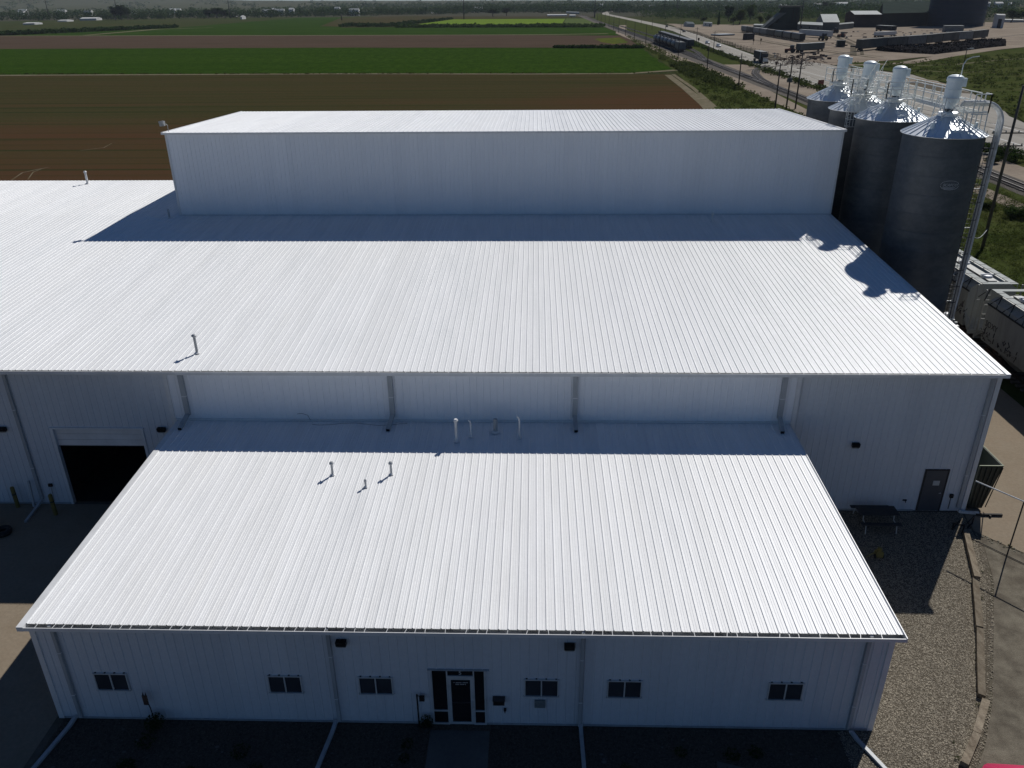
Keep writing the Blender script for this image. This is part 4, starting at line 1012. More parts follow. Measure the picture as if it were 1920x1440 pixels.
def tank_car(label, loc, rotz, group, L=44, mt=None):
    mt = mt or M_tank
    t = thing('tank_car', label, 'rail car', loc, rotz, group); h = L/2
    b = MB(); n = 18
    for y, r in ((-h+1,.5),(-h+1.1,3.2),(-h+2,4.6),(-h+3.2,5.0),(h-3.2,5.0),(h-2,4.6),(h-1.1,3.2),(h-1,.5)):
        for k in range(n): b.v.append((r*math.cos(2*math.pi*k/n), y, 8.6+r*math.sin(2*math.pi*k/n)))
    for i in range(7):
        for k in range(n): b.f.append((i*n+k, i*n+(k+1)%n, (i+1)*n+(k+1)%n, (i+1)*n+k)); b.mi.append(0)
    b.build('tank', mt, t, smooth=True)
    b = MB(); b.lathe([(2.2,13.2),(2.2,14.9),(1.8,15.3),(.02,15.4)], 14)
    for s_ in (-1,1): b.bar((s_*2.6,-3,14.6),(s_*2.6,3,14.6),.2); b.bar((-2.6,s_*3,14.6),(2.6,s_*3,14.6),.2)
    b.build('dome', M_grey, t)
    b = MB(); b.box(-1.6,1.6,-h,h,2.8,3.7); b.box(-4.8,4.8,-h,-h+1.4,3.0,3.6); b.box(-4.8,4.8,h-1.4,h,3.0,3.6); b.build('sill', M_dark, t)
    bogie(t, -h+5); bogie(t, h-5); return t
def along(pts, y):
    for (xa, ya), (xb, yb) in zip(pts, pts[1:]):
        if ya <= y <= yb: return xa+(xb-xa)*(y-ya)/(yb-ya)
    return pts[-1][0]
SA = [(286,1200),(288,1289),(291,2000)]
SA = MAIN
hopper_car('grey round-shouldered hopper car at the near end of the dark tank train', (along(SA,1275),1275,.4), R(-1), False, M_grey, 50)
orig = tank_car('first black tank car behind the grey hopper car on the siding', (along(SA,1324),1324,.4), R(-1), 'black tank cars on the siding')
for k in range(1, 6):
    y = 1324+46*k; dup(orig, (along(SA,y),y,.4), R(-.6), ('second','third','fourth','fifth','sixth and farthest')[k-1]+' black tank car behind the grey hopper car on the siding')
SB = [(299,1240),(307,1347),(316,1750),(317,3000)]
def gondola(label, loc, rotz, group, L=56, H=10.5, mt=None, open_=False):
    mt = mt or M_tank
    t = thing('box_car', label, 'rail car', loc, rotz, group); h = L/2
    b = MB()
    if open_:
        for s_ in (-1,1): b.box(s_*5-.15,s_*5+.15,-h+.6,h-.6,3.7,3.7+H)
        for s_ in (-1,1): b.box(-4.84,4.84,s_*(h-.7)-.15,s_*(h-.7)+.15,3.7,3.7+H)
        b.box(-4.84,4.84,-h+.9,h-.9,3.6,4.0)
    else: b.hexa([(-5.1,-h+.6,3.7),(5.1,-h+.6,3.7),(5.1,h-.6,3.7),(-5.1,h-.6,3.7)], [(-5.1,-h+.6,3.7+H),(5.1,-h+.6,3.7+H),(5.1,h-.6,3.7+H),(-5.1,h-.6,3.7+H)])
    b.build('body', mt, t)
    b = MB(); n = int(L/5)
    for k in range(n+1):
        y = -h+.7+k*(L-1.4)/n
        for s_ in (-1,1): b.box(s_*5.2-.14,s_*5.2+.14,y-.16,y+.16,3.7,3.75+H)
    for s_ in (-1,1): b.box(s_*5.2-.2,s_*5.2+.2,-h+.6,h-.6,3.65+H,3.9+H)
    b.build('rib', mt, t)
    b = MB(); b.box(-1.2,1.2,-h,h,2.7,3.6); b.build('sill', M_dark, t)
    bogie(t, -h+6); bogie(t, h-6); return t
orig = gondola('nearest black box car of the row nearest the highway', (along(SB,1376),1376,.4), R(-1.5), 'black box cars beside the highway', 57, 9.5)
for k in range(1, 7):
    y = 1376+59*k; dup(orig, (along(SB,y),y,.4), R(-1.2), ('second','third','fourth','fifth','sixth','farthest')[k-1]+' black box car of the row nearest the highway')
# yard trains
def train(line, n, make, labs):
    """cars end to end along the segment line=(p,q)"""
    p, q = Vector(line[0][:2]), Vector(line[1][:2]); d = (q-p); a = math.atan2(d.y, d.x)-math.pi/2; out = []
    for k in range(n):
        c = p+d*(k+.5)/n; out.append((c, a, d.length/n))
    return out
pA0, pA1 = G(1528,80), G(1392,59)
o0 = None
for k, (c, a, L) in enumerate(train((G(1505,78.5), G(1392,59.5)), 8, None, None)):
    mtk = [M_tank, M_tank, M_green, M_grey2, M_grey, M_grey, M_grey2, M_grey][k]
    lab = ['black covered car at the near end of the grey train in the yard', 'black covered car, second from the near end of the yard train', 'green-grey car between the black and grey cars of the yard train', 'brown-grey hopper car in the middle of the yard train'][k] if k < 4 else ('fifth','sixth','seventh','farthest')[k-4]+' car of the yard train counted from its near black end'
    hopper_car(lab, (c.x, c.y, 0), a, False, mtk, L-4, 'train standing in the yard' if k < 4 else 'pale grey cars at the far end of the yard train')
sgB = [G(1608,96),G(1656,91),G(1694,88),G(1730,85),G(1760,81.5),G(1790,78),G(1818,76),G(1846,72.5)]
for k in range(7):
    p, q = sgB[k], sgB[k+1]; c = (p+q)/2; a = math.atan2((q-p).y, (q-p).x)-math.pi/2
    lab = ['rust-grey rail car at the left end of the row behind the scrap pile', 'second rail car from the left in the row behind the scrap pile', 'pale blue-grey rail car, third from the left behind the scrap pile', 'brown-grey rail car in the middle of the row behind the scrap pile', 'grey rail car right of the middle behind the scrap pile', 'pale grey rail car, second from the right end behind the scrap pile', 'grey rail car at the right end of the row behind the scrap'][k]
    gondola(lab, (c.x, c.y, 0), a, 'row of long rail cars behind the scrap pile', (q-p).length-3, 12.5, [M_grey2, M_grey2, M_grey, M_grey2, M_grey2, M_grey, M_grey2][k])
strip('yard_siding', [G(1400,132),G(1470,122),G(1540,106),G(1608,96),G(1700,88),G(1850,72),G(1960,60)], 5.2, M_ballast, .03)
strip('yard_siding', [G(1390,58),G(1530,82),G(1600,92)], 5.2, M_ballast, .03)

# ================================================================== YARD: SCRAP, BUILDINGS, VEHICLES
random.seed(11)
b = MB(); bl = MB(); pile = [(G(1640,94),G(1665,97)),(G(1700,90),G(1712,100)),(G(1745,88),G(1752,102)),(G(1790,84),G(1795,97)),(G(1835,79),G(1840,91)),(G(1882,77),G(1886,86))]
for _ in range(5200):
    u = random.random()*(len(pile)-1); i = int(u); f = u-i
    A = pile[i][0].lerp(pile[i+1][0], f); Bp = pile[i][1].lerp(pile[i+1][1], f); v = random.random()
    p = A.lerp(Bp, v); hmax = 8.5*math.sin(math.pi*min(1, max(0, .12+v*.76)))*min(1, 4*min(u, 5-u)+.25)
    z = random.uniform(.1, 1)*hmax; sz = random.uniform(1, 3.2)
    a = Vector((random.gauss(0,1), random.gauss(0,1), random.gauss(0,.8))).normalized()*sz; q = a.cross(Vector((random.gauss(0,1), random.gauss(0,1), random.gauss(0,1)))).normalized()*sz*.5
    c = Vector((p.x, p.y, z)); tgt = bl if (random.random() < .10 and z > .7*hmax) else b
    tgt.poly([c-a*.5-q*.5, c+a*.5-q*.5, c+a*.5+q*.5, c-a*.5+q*.5])
bm_ = MB()
for (A0, B0), (A1, B1) in zip(pile, pile[1:]):
    def pt(A, Bp, u, z): q = A.lerp(Bp, u); return (q.x, q.y, z)
    hh = [(0, 0), (.18, 5.2), (.5, 6.6), (.85, 5.0), (1, 0)]
    for (u0, z0), (u1, z1) in zip(hh, hh[1:]): bm_.poly([pt(A0,B0,u0,z0), pt(A1,B1,u0,z0), pt(A1,B1,u1,z1), pt(A0,B0,u1,z1)])
sp = thing('scrap_pile', 'long low black pile of scrap in front of the rail cars', 'scrap pile')
b.build('dark_scrap', M_scrap, sp, kind='stuff'); bm_.build('heap_core', M_scrap, sp); bl.build('pale_scrap', M_scrapl, sp, kind='stuff')

def building(name, label, pts4, h, rh, wallm, roofm, along_x=True, wins=0, cat='building', door=False, over=1.0):
    """gabled box; pts4 = footprint corners (near-left, near-right, far-right, far-left); ridge runs left-right if along_x"""
    P = [Vector((p[0], p[1])) for p in pts4]; t = thing(name, label, cat, (P[0].x, P[0].y, 0)); O = P[0]
    Q = [(p.x-O.x, p.y-O.y) for p in P]
    b = MB(); b.hexa([(*q, -.3) for q in Q], [(*q, h) for q in Q])
    if along_x:
        ml = ((Q[0][0]+Q[3][0])/2, (Q[0][1]+Q[3][1])/2, h+rh); mr = ((Q[1][0]+Q[2][0])/2, (Q[1][1]+Q[2][1])/2, h+rh)
        b.poly([(*Q[0],h),ml,(*Q[3],h)]); b.poly([(*Q[1],h),(*Q[2],h),mr]); b.build('wall', wallm, t)
        for (a, c) in ((0,1),(3,2)):
            r_ = MB(); A = Vector((*Q[a],h)); B_ = Vector((*Q[c],h)); ML, MR = Vector(ml), Vector(mr); A += (A-ML)*.06; B_ += (B_-MR)*.06
            up_ = Vector((0,0,.35)); r_.hexa([A,B_,MR,ML] if a == 0 else [ML,MR,B_,A], [p+up_ for p in ([A,B_,MR,ML] if a == 0 else [ML,MR,B_,A])]); r_.build('roof', roofm, t)
    else:
        mn = ((Q[0][0]+Q[1][0])/2, (Q[0][1]+Q[1][1])/2, h+rh); mf = ((Q[3][0]+Q[2][0])/2, (Q[3][1]+Q[2][1])/2, h+rh)
        b.poly([(*Q[0],h),(*Q[1],h),mn]); b.poly([(*Q[3],h),mf,(*Q[2],h)]); b.build('wall', wallm, t)
        for (a, c) in ((0,3),(1,2)):
            r_ = MB(); A = Vector((*Q[a],h)); B_ = Vector((*Q[c],h)); M1, M2 = Vector(mn), Vector(mf); A += (A-M1)*.05; B_ += (B_-M2)*.05
            ps = [A,M1,M2,B_] if a == 0 else [M1,A,B_,M2]; r_.hexa(ps, [p+Vector((0,0,.35)) for p in ps]); r_.build('roof', roofm, t)
    if wins:
        A, B_ = Vector((*Q[0],0)), Vector((*Q[1],0)); d = (B_-A); n = Vector((d.y,-d.x,0)).normalized()
        for k in range(wins):
            c = A+d*(k+.5)/wins; e = d.normalized()*min(3.5, d.length/wins*.3); z0, z1 = h*.38, h*.72
            wb = MB(); wb.hexa([(*(c-e+n*.02)[:2],z0),(*(c-e+n*.35)[:2],z0),(*(c+e+n*.35)[:2],z0),(*(c+e+n*.02)[:2],z0)], [(*(c-e+n*.02)[:2],z1),(*(c-e+n*.35)[:2],z1),(*(c+e+n*.35)[:2],z1),(*(c+e+n*.02)[:2],z1)]); wb.build('window', M_glass, t)
    if door:
        A, B_ = Vector((*Q[0],0)), Vector((*Q[1],0)); d = (B_-A); n = Vector((d.y,-d.x,0)).normalized(); c = A+d*door; e = d.normalized()*h*.3
        wb = MB(); wb.hexa([(*(c-e+n*.02)[:2],0),(*(c-e+n*.4)[:2],0),(*(c+e+n*.4)[:2],0),(*(c+e+n*.02)[:2],0)], [(*(c-e+n*.02)[:2],h*.7),(*(c-e+n*.4)[:2],h*.7),(*(c+e+n*.4)[:2],h*.7),(*(c+e+n*.02)[:2],h*.7)]); wb.build('door', M_dark, t)
    return t
def fp(pa, pb, dx, dy):
    a, c = G(*pa), G(*pb); return [a, c, c+Vector((dx,dy,0)), a+Vector((dx,dy,0))]
def hz(p, row): q = G(*p); return HZ(q.x, q.y, row)
building('grey_shed', 'low grey-white shed with pale flat roof beside the yard train', fp((1494,57),(1541,60),40,130), hz((1494,57),45), 4, M_shed, M_shedr, True, 3)
building('lean_to_shed', 'grey shed with a bright pale sloping roof in the yard', fp((1541,57),(1572,57),30,150), hz((1541,57),41), 16, M_shed, M_shedr, True, 0)
building('grey_annex', 'low grey annex right of the pale-roofed shed', fp((1572,56),(1600,53),20,70), hz((1572,56),46), 2, M_shed, M_shed, True, 0)
building('brown_warehouse', 'dark red-brown warehouse with a pale roof edge in the yard', fp((1598,51),(1650,51),60,240), hz((1598,51),27), 7, M_brown, M_shedr, True, 0)
building('dark_warehouse', 'big dark warehouse with a dark green gabled roof', fp((1650,51),(1753,48),120,330), hz((1650,51),24), hz((1690,50),4)-hz((1650,51),24), M_dwall, M_dgreen, True, 0)
building('low_white_shed', 'low white-roofed shed behind the yard train', fp((1412,52),(1450,53),20,60), hz((1412,52),47), 2, M_shed, M_shedr, True, 0)
building('white_kiosk', 'small white flat-roofed hut at the edge of the yard', fp((1319,49),(1335,50),8,50), hz((1319,49),42), .8, M_white, M_shedr, True, 2, door=.75)
building('white_tall_hut', 'tall narrow white hut right of the huge dark bin', fp((1864,52),(1880,53),14,40), hz((1864,52),28), 2, M_white, M_white, True, 0, door=.5)
building('long_pale_shed', 'long low pale shed right of the white hut', fp((1880,41),(1920,42),20,60), hz((1880,41),37), 1.5, M_white, M_shedr, True, 0)
# headframe with sloping legs
ah = thing('hopper_tower', 'dark sheet-steel tower with a steep sloping chute wall in the yard', 'tower', tuple(G(1470,56)))
k_ = G(1470,56).y/1495*1.05
def U(px): return (px-1470)*k_
Zh = lambda row: hz((1470,56), row)
b = MB(); dpt = 45
b.hexa([(U(1449),0,0),(U(1497),0,0),(U(1497),dpt,0),(U(1449),dpt,0)], [(U(1451),0,Zh(43)),(U(1495),0,Zh(43)),(U(1495),dpt,Zh(43)),(U(1451),dpt,Zh(43))])
b.hexa([(U(1458),2,Zh(43)),(U(1493),2,Zh(43)),(U(1493),dpt-4,Zh(43)),(U(1458),dpt-4,Zh(43))], [(U(1468),4,Zh(14)),(U(1492),4,Zh(14)),(U(1492),dpt-8,Zh(14)),(U(1468),dpt-8,Zh(14))])
b.build('shell', M_dgreen, ah)
b = MB(); b.hexa([(U(1430),-3,0),(U(1436),-3,0),(U(1436),dpt*.6,0),(U(1430),dpt*.6,0)], [(U(1460),-3,Zh(24)),(U(1470),-3,Zh(24)),(U(1470),dpt*.6,Zh(24)),(U(1460),dpt*.6,Zh(24))]); b.build('sloping_wall', M_shed, ah)
b = MB(); b.box(U(1463), U(1498), 0, dpt-4, Zh(14)+.1, Zh(11)); b.build('head_roof', M_grey2, ah)
b = MB()
for px in (1481, 1487, 1492): b.bar((U(px),-3.2,Zh(42)),(U(px+1),1.5,Zh(16)),1.6)
for row in (38,31,24): b.bar((U(1480),-2.6,Zh(row)),(U(1493),-2.6,Zh(row)),1.2)
b.build('external_frame', M_dwall, ah)
# huge dark bin
c0 = G(1798,50); rb = 45*c0.y/1495*1.02
bn = thing('storage_bin', 'huge dark blue-grey cylindrical bin towering over the yard', 'silo', (c0.x+20, c0.y+rb, 0))
b = MB(); b.lathe([(rb,0)]+[(rb+(.5 if k % 2 else -.2), 4+k*5.5) for k in range(29)]+[(rb*.97,165),(rb*.5,195),(2,205)], 64); b.build('shell', M_bin, bn)
b = MB(); b.lathe([(rb+.4,160),(rb+2,161),(rb+2,163),(rb+.4,164)], 64); b.build('wind_girder', M_bin, bn)
b = MB()
for s_ in (-1,1):
    b.bar((rb*.86+s_*2,-rb*.52,0),(rb*.86+s_*2,-rb*.52,165),.9)
for k in range(26): b.bar((rb*.86-2,-rb*.52,3+k*6.2),(rb*.86+2,-rb*.52,3+k*6.2),.7)
b.build('ladder', M_grey, bn)
# yard vehicles
def truck(label, loc, rotz, L=56, bodym=None, cabm=None, kind='box', group=None):
    t = thing('semi_truck', label, 'truck', loc, rotz, group); bodym = bodym or M_dark; cabm = cabm or M_black
    h = L/2; b = MB()
    b.hexa([(-3.6,-h,4.2),(3.6,-h,4.2),(3.6,h-17,4.2),(-3.6,h-17,4.2)], [(-4.1,-h,12.6),(4.1,-h,12.6),(4.1,h-17,12.6),(-4.1,h-17,12.6)]); b.build('trailer', bodym, t)
    b = MB(); b.box(-4.2,4.2,-h+.2,h-17.2,12.62,12.9); b.build('trailer_roof', M_grey, t)
    b = MB(); b.box(-3.9,3.9,h-15.5,h-9.2,3.2,11.2); b.hexa([(-3.5,h-9.2,3.0),(3.5,h-9.2,3.0),(3.2,h-3.2,3.0),(-3.2,h-3.2,3.0)], [(-3.5,h-9.2,7.4),(3.5,h-9.2,7.4),(3.0,h-3.2,6.6),(-3.0,h-3.2,6.6)])
    b.hexa([(-3.8,h-11.5,11.2),(3.8,h-11.5,11.2),(3.8,h-15.5,11.2),(-3.8,h-15.5,11.2)][::-1], [(-3.6,h-13.5,13),(3.6,h-13.5,13),(3.6,h-15.5,13),(-3.6,h-15.5,13)][::-1]); b.build('cab', cabm, t)
    b = MB(); b.poly([(-3.4,h-9.15,7.6),(3.4,h-9.15,7.6),(3.4,h-9.15,10.6),(-3.4,h-9.15,10.6)]); b.poly([(-3.95,h-13,7.4),(-3.95,h-9.8,7.4),(-3.95,h-9.8,10.2),(-3.95,h-13,10.2)]); b.build('windscreen', M_glass, t)
    b = MB(); b.box(-3.2,3.2,h-3.15,h-2.8,2.0,6.2); b.tube([(-4.1,h-15.8,4),(-4.1,h-15.8,13.2)],.35,8); b.tube([(4.1,h-15.8,4),(4.1,h-15.8,13.2)],.35,8); b.build('grille', M_frame, t)
    b = MB(); b.box(-1.6,1.6,-h+1,h-3.5,2.9,4.1); b.build('chassis', M_dark, t)
    for y in (-h+3.5,-h+8,h-19,h-14.5,h-5.5):
        for s_ in (-1,1):
            wb = MB(); n = 14; ring = [(y+1.7*math.cos(2*math.pi*k/n), 1.7+1.7*math.sin(2*math.pi*k/n)) for k in range(n)]; x0, x1 = s_*2.5, s_*4.0
            wb.poly([(x1,*r) for r in ring]); wb.poly([(x0,*r) for r in ring])
            for k in range(n): a, c = ring[k], ring[(k+1)%n]; wb.poly([(x0,*a),(x1,*a),(x1,*c),(x0,*c)])
            wb.build('wheel', M_rubber, t)
    return t
truck('black semi truck driving along the pale highway', (341,1035,.05), R(178), 56, M_black, M_black)
def car(label, loc, rotz, mt, group=None, L=16.5):
    t = thing('car', label, 'car', loc, rotz, group); h = L/2
    def loft(secs):
        b = MB()
        for y, wd, z0, z1 in secs:
            b.v += [(-wd,y,z0),(wd,y,z0),(wd*1.04,y,(z0+z1)/2),(wd*.94,y,z1),(-wd*.94,y,z1),(-wd*1.04,y,(z0+z1)/2)]
        n = len(secs)
        for i in range(n-1):
            for j in range(6): b.f.append((i*6+j,i*6+(j+1)%6,(i+1)*6+(j+1)%6,(i+1)*6+j)); b.mi.append(0)
        b.f.append(tuple(range(6))); b.f.append(tuple(range((n-1)*6,n*6))[::-1]); b.mi += [0,0]; return b
    loft([(-h,2.7,1.3,2.6),(-h+.5,3.1,.8,3.4),(-h+2,3.25,.7,3.6),(0,3.3,.7,3.55),(h-5,3.25,.7,3.5),(h-2.2,3.1,.8,3.25),(h-1.3,2.95,.85,3.0),(h-.6,2.6,.95,2.75),(h-.15,2.0,1.1,2.45),(h+.1,1.2,1.3,2.2),(h+.16,.5,1.5,2.0)]).build('body', mt, t, smooth=True)
    b = MB(); b.hexa([(-2.85,-h+1.4,3.45),(2.85,-h+1.4,3.45),(2.85,h-5.0,3.45),(-2.85,h-5.0,3.45)], [(-2.3,-h+3.4,5.05),(2.3,-h+3.4,5.05),(2.3,h-7.8,5.05),(-2.3,h-7.8,5.05)]); b.build('glasshouse', M_glass, t)
    b = MB(); b.hexa([(-2.38,-h+3.2,5.06),(2.38,-h+3.2,5.06),(2.38,h-7.6,5.06),(-2.38,h-7.6,5.06)], [(-2.1,-h+3.8,5.3),(2.1,-h+3.8,5.3),(2.1,h-8.2,5.3),(-2.1,h-8.2,5.3)])
    for sx in (-1,1):
        b.bar((sx*2.85,h-5.05,3.5),(sx*2.33,h-7.75,5.1),.22,.16); b.bar((sx*2.85,-h+1.4,3.5),(sx*2.33,-h+3.4,5.1),.25,.16); b.bar((sx*2.9,0,3.5),(sx*2.36,0,5.08),.2,.14)
    b.build('roof', mt, t)
    for s_ in (-1,1):
        bb = MB(); bb.hexa([(s_*2.15-.4,h-1.0,2.0),(s_*2.15+.4,h-1.0,2.0),(s_*2.15+.4,h-.7,2.0),(s_*2.15-.4,h-.3,2.0)] if s_ > 0 else [(s_*2.15-.4,h-1.0,2.0),(s_*2.15+.4,h-1.0,2.0),(s_*2.15+.4,h-.3,2.0),(s_*2.15-.4,h-.7,2.0)], [(s_*2.15-.4,h-1.2,2.5),(s_*2.15+.4,h-1.2,2.5),(s_*2.15+.4,h-.85,2.5),(s_*2.15-.4,h-.85,2.5)]); bb.build('headlight', M_frame, t)
        for y in (-h+3, h-3.2):
            wb = MB(); n = 16; ring = [(y+1.12*math.cos(2*math.pi*k/n), 1.12+1.12*math.sin(2*math.pi*k/n)) for k in range(n)]; x0, x1 = s_*2.6, s_*3.36
            wb.poly([(x1,*r) for r in ring]); wb.poly([(x0,*r) for r in ring])
            for k in range(n): a, c = ring[k], ring[(k+1)%n]; wb.poly([(x0,*a),(x1,*a),(x1,*c),(x0,*c)])
            wb.build('wheel', M_rubber, t)
    return t
car('white car farther away of the two on the pale highway', (366,1512,.05), R(176), M_carw, 'white cars on the highway')
car('white car nearer of the two on the pale highway, glinting in the sun', (363,1400,.05), R(176), M_carw, 'white cars on the highway')
car('dark car far off on the pale highway', (419,2080,.05), R(176), M_black, 'dark cars far along the highway')
car('small dark car farthest along the pale highway', (436,2480,.05), R(176), M_black, 'dark cars far along the highway')
car('bright pink-red car just cut off by the lower right corner', (102.3,-13.3,0), R(-3), M_pink)
def box_trailer(label, pa, pb, row, mt, roofm=None, wd=8.5, cat='trailer', name='box_trailer', z=3.5):
    a, c = G(*pa), G(*pb); d = (c-a); L = d.length; rz = math.atan2(d.y, d.x); H = HZ(a.x, a.y, row)
    t = thing(name, label, cat, tuple(a), rz)
    b = MB(); b.box(0,L,0,wd,z,H-.3); b.build('body', mt, t)
    b = MB(); b.box(-.1,L+.1,-.1,wd+.1,H-.29,H); b.build('top', roofm or M_shedr, t)
    if z > 1:
        b = MB(); b.box(1,L-1,wd*.3,wd*.7,2.4,z-.02); b.build('chassis', M_dark, t)
        for x in (2.5, 6.5, L-4):
            for y in (.2, wd-1.4):
                wb = MB(); n = 12; ring = [(x+1.6*math.cos(2*math.pi*k/n), 1.6+1.6*math.sin(2*math.pi*k/n)) for k in range(n)]
                wb.poly([(r[0],y,r[1]) for r in ring]); wb.poly([(r[0],y+1.2,r[1]) for r in ring])
                for k in range(n): p, q = ring[k], ring[(k+1)%n]; wb.poly([(p[0],y,p[1]),(p[0],y+1.2,p[1]),(q[0],y+1.2,q[1]),(q[0],y,q[1])])
                wb.build('wheel', M_rubber, t)
    else:
        b = MB()
        for k in range(max(3, int(L/2.5))): x = .3+k*(L-.6)/max(2, int(L/2.5)-1); b.box(x-.1,x+.1,-.14,0,.2,H-.5)
        b.build('rib', mt, t)
    return t
box_trailer('grey box trailer with pale roof standing near the yard siding', (1500,99), (1545,96), 82, M_shed, M_shedr)
box_trailer('dark green container standing on the tan yard', (1569,88), (1584,88), 75.5, M_green, M_green, 9, 'container', 'container', .1)
box_trailer('dark grey container standing alone on the tan yard', (1400,75), (1414,74), 63, M_dark, M_dark, 9, 'container', 'container', .1)
box_trailer('long white storage trailer beside the grey shed', (1497,68), (1552,72), 55, M_white, M_shedr, 10)
box_trailer('black box trailer in front of the dark warehouse', (1641,58), (1671,60), 47, M_black, M_shedr, 12)
box_trailer('white tank trailer behind the row of rail cars', (1645,70), (1680,68), 60, M_white, M_white, 9)
box_trailer('pale covered stack behind the right end of the rail cars', (1770,60), (1806,60), 48, M_grey, M_shedr, 20, 'stack', 'covered_stack', .1)
def machine(label, p, col, s=1.0, rotz=0.3):
    t = thing('tractor', label, 'machine', tuple(G(*p)), rotz)
    b = MB(); b.box(-2*s,2*s,-5*s,1*s,2*s,5*s); b.hexa([(-1.8*s,1*s,2*s),(1.8*s,1*s,2*s),(1.5*s,6*s,2*s),(-1.5*s,6*s,2*s)], [(-1.8*s,1*s,4.6*s),(1.8*s,1*s,4.6*s),(1.5*s,6*s,4.2*s),(-1.5*s,6*s,4.2*s)]); b.build('body', col, t)
    b = MB(); b.box(-1.9*s,1.9*s,-4*s,.5*s,5.02*s,8*s); b.build('cab', M_glass, t)
    for y, r in ((-3*s,2.6*s),(4*s,1.7*s)):
        for x in (-2.9*s, 2.1*s):
            wb = MB(); n = 12; ring = [(y+r*math.cos(2*math.pi*k/n), r+r*math.sin(2*math.pi*k/n)) for k in range(n)]
            wb.poly([(x,*q) for q in ring]); wb.poly([(x+.8*s,*q) for q in ring])
            for k in range(n): a, c = ring[k], ring[(k+1)%n]; wb.poly([(x,*a),(x+.8*s,*a),(x+.8*s,*c),(x,*c)])
            wb.build('wheel', M_rubber, t)
    return t
machine('yellow machine parked beside the long white trailer', (1543,76), M_yel, 1.6)
machine('dark red tractor standing near the yard siding', (1481,99), M_red, 1.3, 1.2)
machine('dark red machine on the bare yard in front of the sheds', (1577,70), M_red, 1.3, .8)
machine('rusty machine beside the grey sheds', (1565,62), M_rust, 1.4, 2)
rp = thing('junk_heap', 'heap of rusty pipes and frames at the edge of the yard', 'scrap', tuple(G(1488,121)))
random.seed(5); b = MB()
for _ in range(150):
    x, y = random.gauss(0,16), random.gauss(0,26); a = Vector((random.gauss(0,1),random.gauss(0,1),random.gauss(0,.5))).normalized()*random.uniform(3,8); c = Vector((x,y,random.uniform(.5,7))); b.bar(c-a*.5,c+a*.5,.5)
b.build('frames', M_rust, rp, kind='stuff')
ob = thing('road_work_sign', 'orange-red striped board at the highway shoulder behind the farthest silo', 'sign', tuple(G(1538,164)))
b = MB(); b.box(-2.6,2.6,-.15,.15,2.5,6.5); b.build('board', M_red, ob); b = MB(); b.box(-2.2,-1.9,.16,.4,0,6.4); b.box(1.9,2.2,.16,.4,0,6.4); b.build('post', M_dark, ob)
b = MB(); b.bar((-2.4,-.17,3.2),(2.4,-.17,4.4),.05,.35); b.bar((-2.4,-.17,4.8),(2.4,-.17,6.0),.05,.35); b.build('stripe', M_rust, ob)

cv = thing('flatbed', 'pale tarpaulin-covered flatbed load lying on the tan yard', 'trailer', tuple(G(1350,67.5)))
a, c = G(1350,67.5), G(1378,66.5); d = c-a; L = d.length; cv.rotation_euler = (0,0,math.atan2(d.y,d.x))
b = MB(); b.box(0,L,0,30,1.5,3.2); b.build('load', M_water, cv); b = MB(); b.box(.5,L-.5,1,29,.3,1.48); b.build('bed', M_dark, cv)
for lab, p, row in (('thin sign post with square plate at the yard fence, left', (1412,84), 73), ('thin sign post with square plate at the yard fence, right', (1426,83), 72), ('square sign on a post beside the highway near the truck', (1454,131), 115), ('small sign on a post beside the highway before the box cars', (1309,84), 71)):
    q = G(*p); h = HZ(q.x, q.y, row); t = thing('road_sign', lab, 'sign', tuple(q)); b = MB(); b.bar((0,0,0),(0,0,h),.5); b.build('post', M_dark, t); b = MB(); b.box(-h*.14,h*.14,-.5,-.3,h*.62,h); b.build('plate', M_rust, t)
random.seed(33)
for mm, cnt in ((M_rust, 40), (M_dark, 34), (M_shedr, 26), (M_brown, 40)):
    b = MB()
    for _ in range(cnt):
        px, py = random.choice([(random.uniform(1540,1880), random.uniform(54,64)), (random.uniform(1560,1640), random.uniform(60,88)), (random.uniform(1450,1560), random.uniform(100,112)), (random.uniform(1640,1850), random.uniform(60,74))])
        q = G(px, py); a = random.uniform(0, 3.14); l = random.uniform(2, 9); w_ = random.uniform(.8, 3); h = random.uniform(.4, 2.6)
        d = Vector((math.cos(a), math.sin(a), 0))*l/2; b.bar(q-d+Vector((0,0,h/2)), q+d+Vector((0,0,h/2)), w_, h)
    b.build('yard_clutter', mm, kind='stuff')
for pts in ([G(1330,70),G(1420,76),G(1500,90),G(1570,100),G(1640,108)], [G(1340,58),G(1440,66),G(1540,80),G(1620,80),G(1700,72),G(1850,62)], [G(1560,66),G(1600,84),G(1600,104)]):
    strip('wheel_track', pts, 9, M_dirt, .0); strip('wheel_track', [p+Vector((16,10,0)) for p in pts], 5, M_dirt, .005)
# yard fence
yf = thing('yard_fence', 'thin post fence between the highway bank and the tan yard', 'fence')
fpts = [G(1300,62),G(1350,80),(G(1400,95)),G(1440,106),G(1500,118)]
pb = MB(); pb.box(-.22,.22,-.22,.22,0,6.5); pme = pb.mesh('post', M_dark); wb = MB()
for p, q in zip(fpts, fpts[1:]):
    n = int((q-p).length/24)
    for k in range(n): e = p.lerp(q, k/n); link('post', pme, yf, (e.x, e.y, 0))
    for z in (2.2, 4.2, 6.2): wb.bar((p.x,p.y,z),(q.x,q.y,z),.14)
wb.build('wire', M_dark, yf)

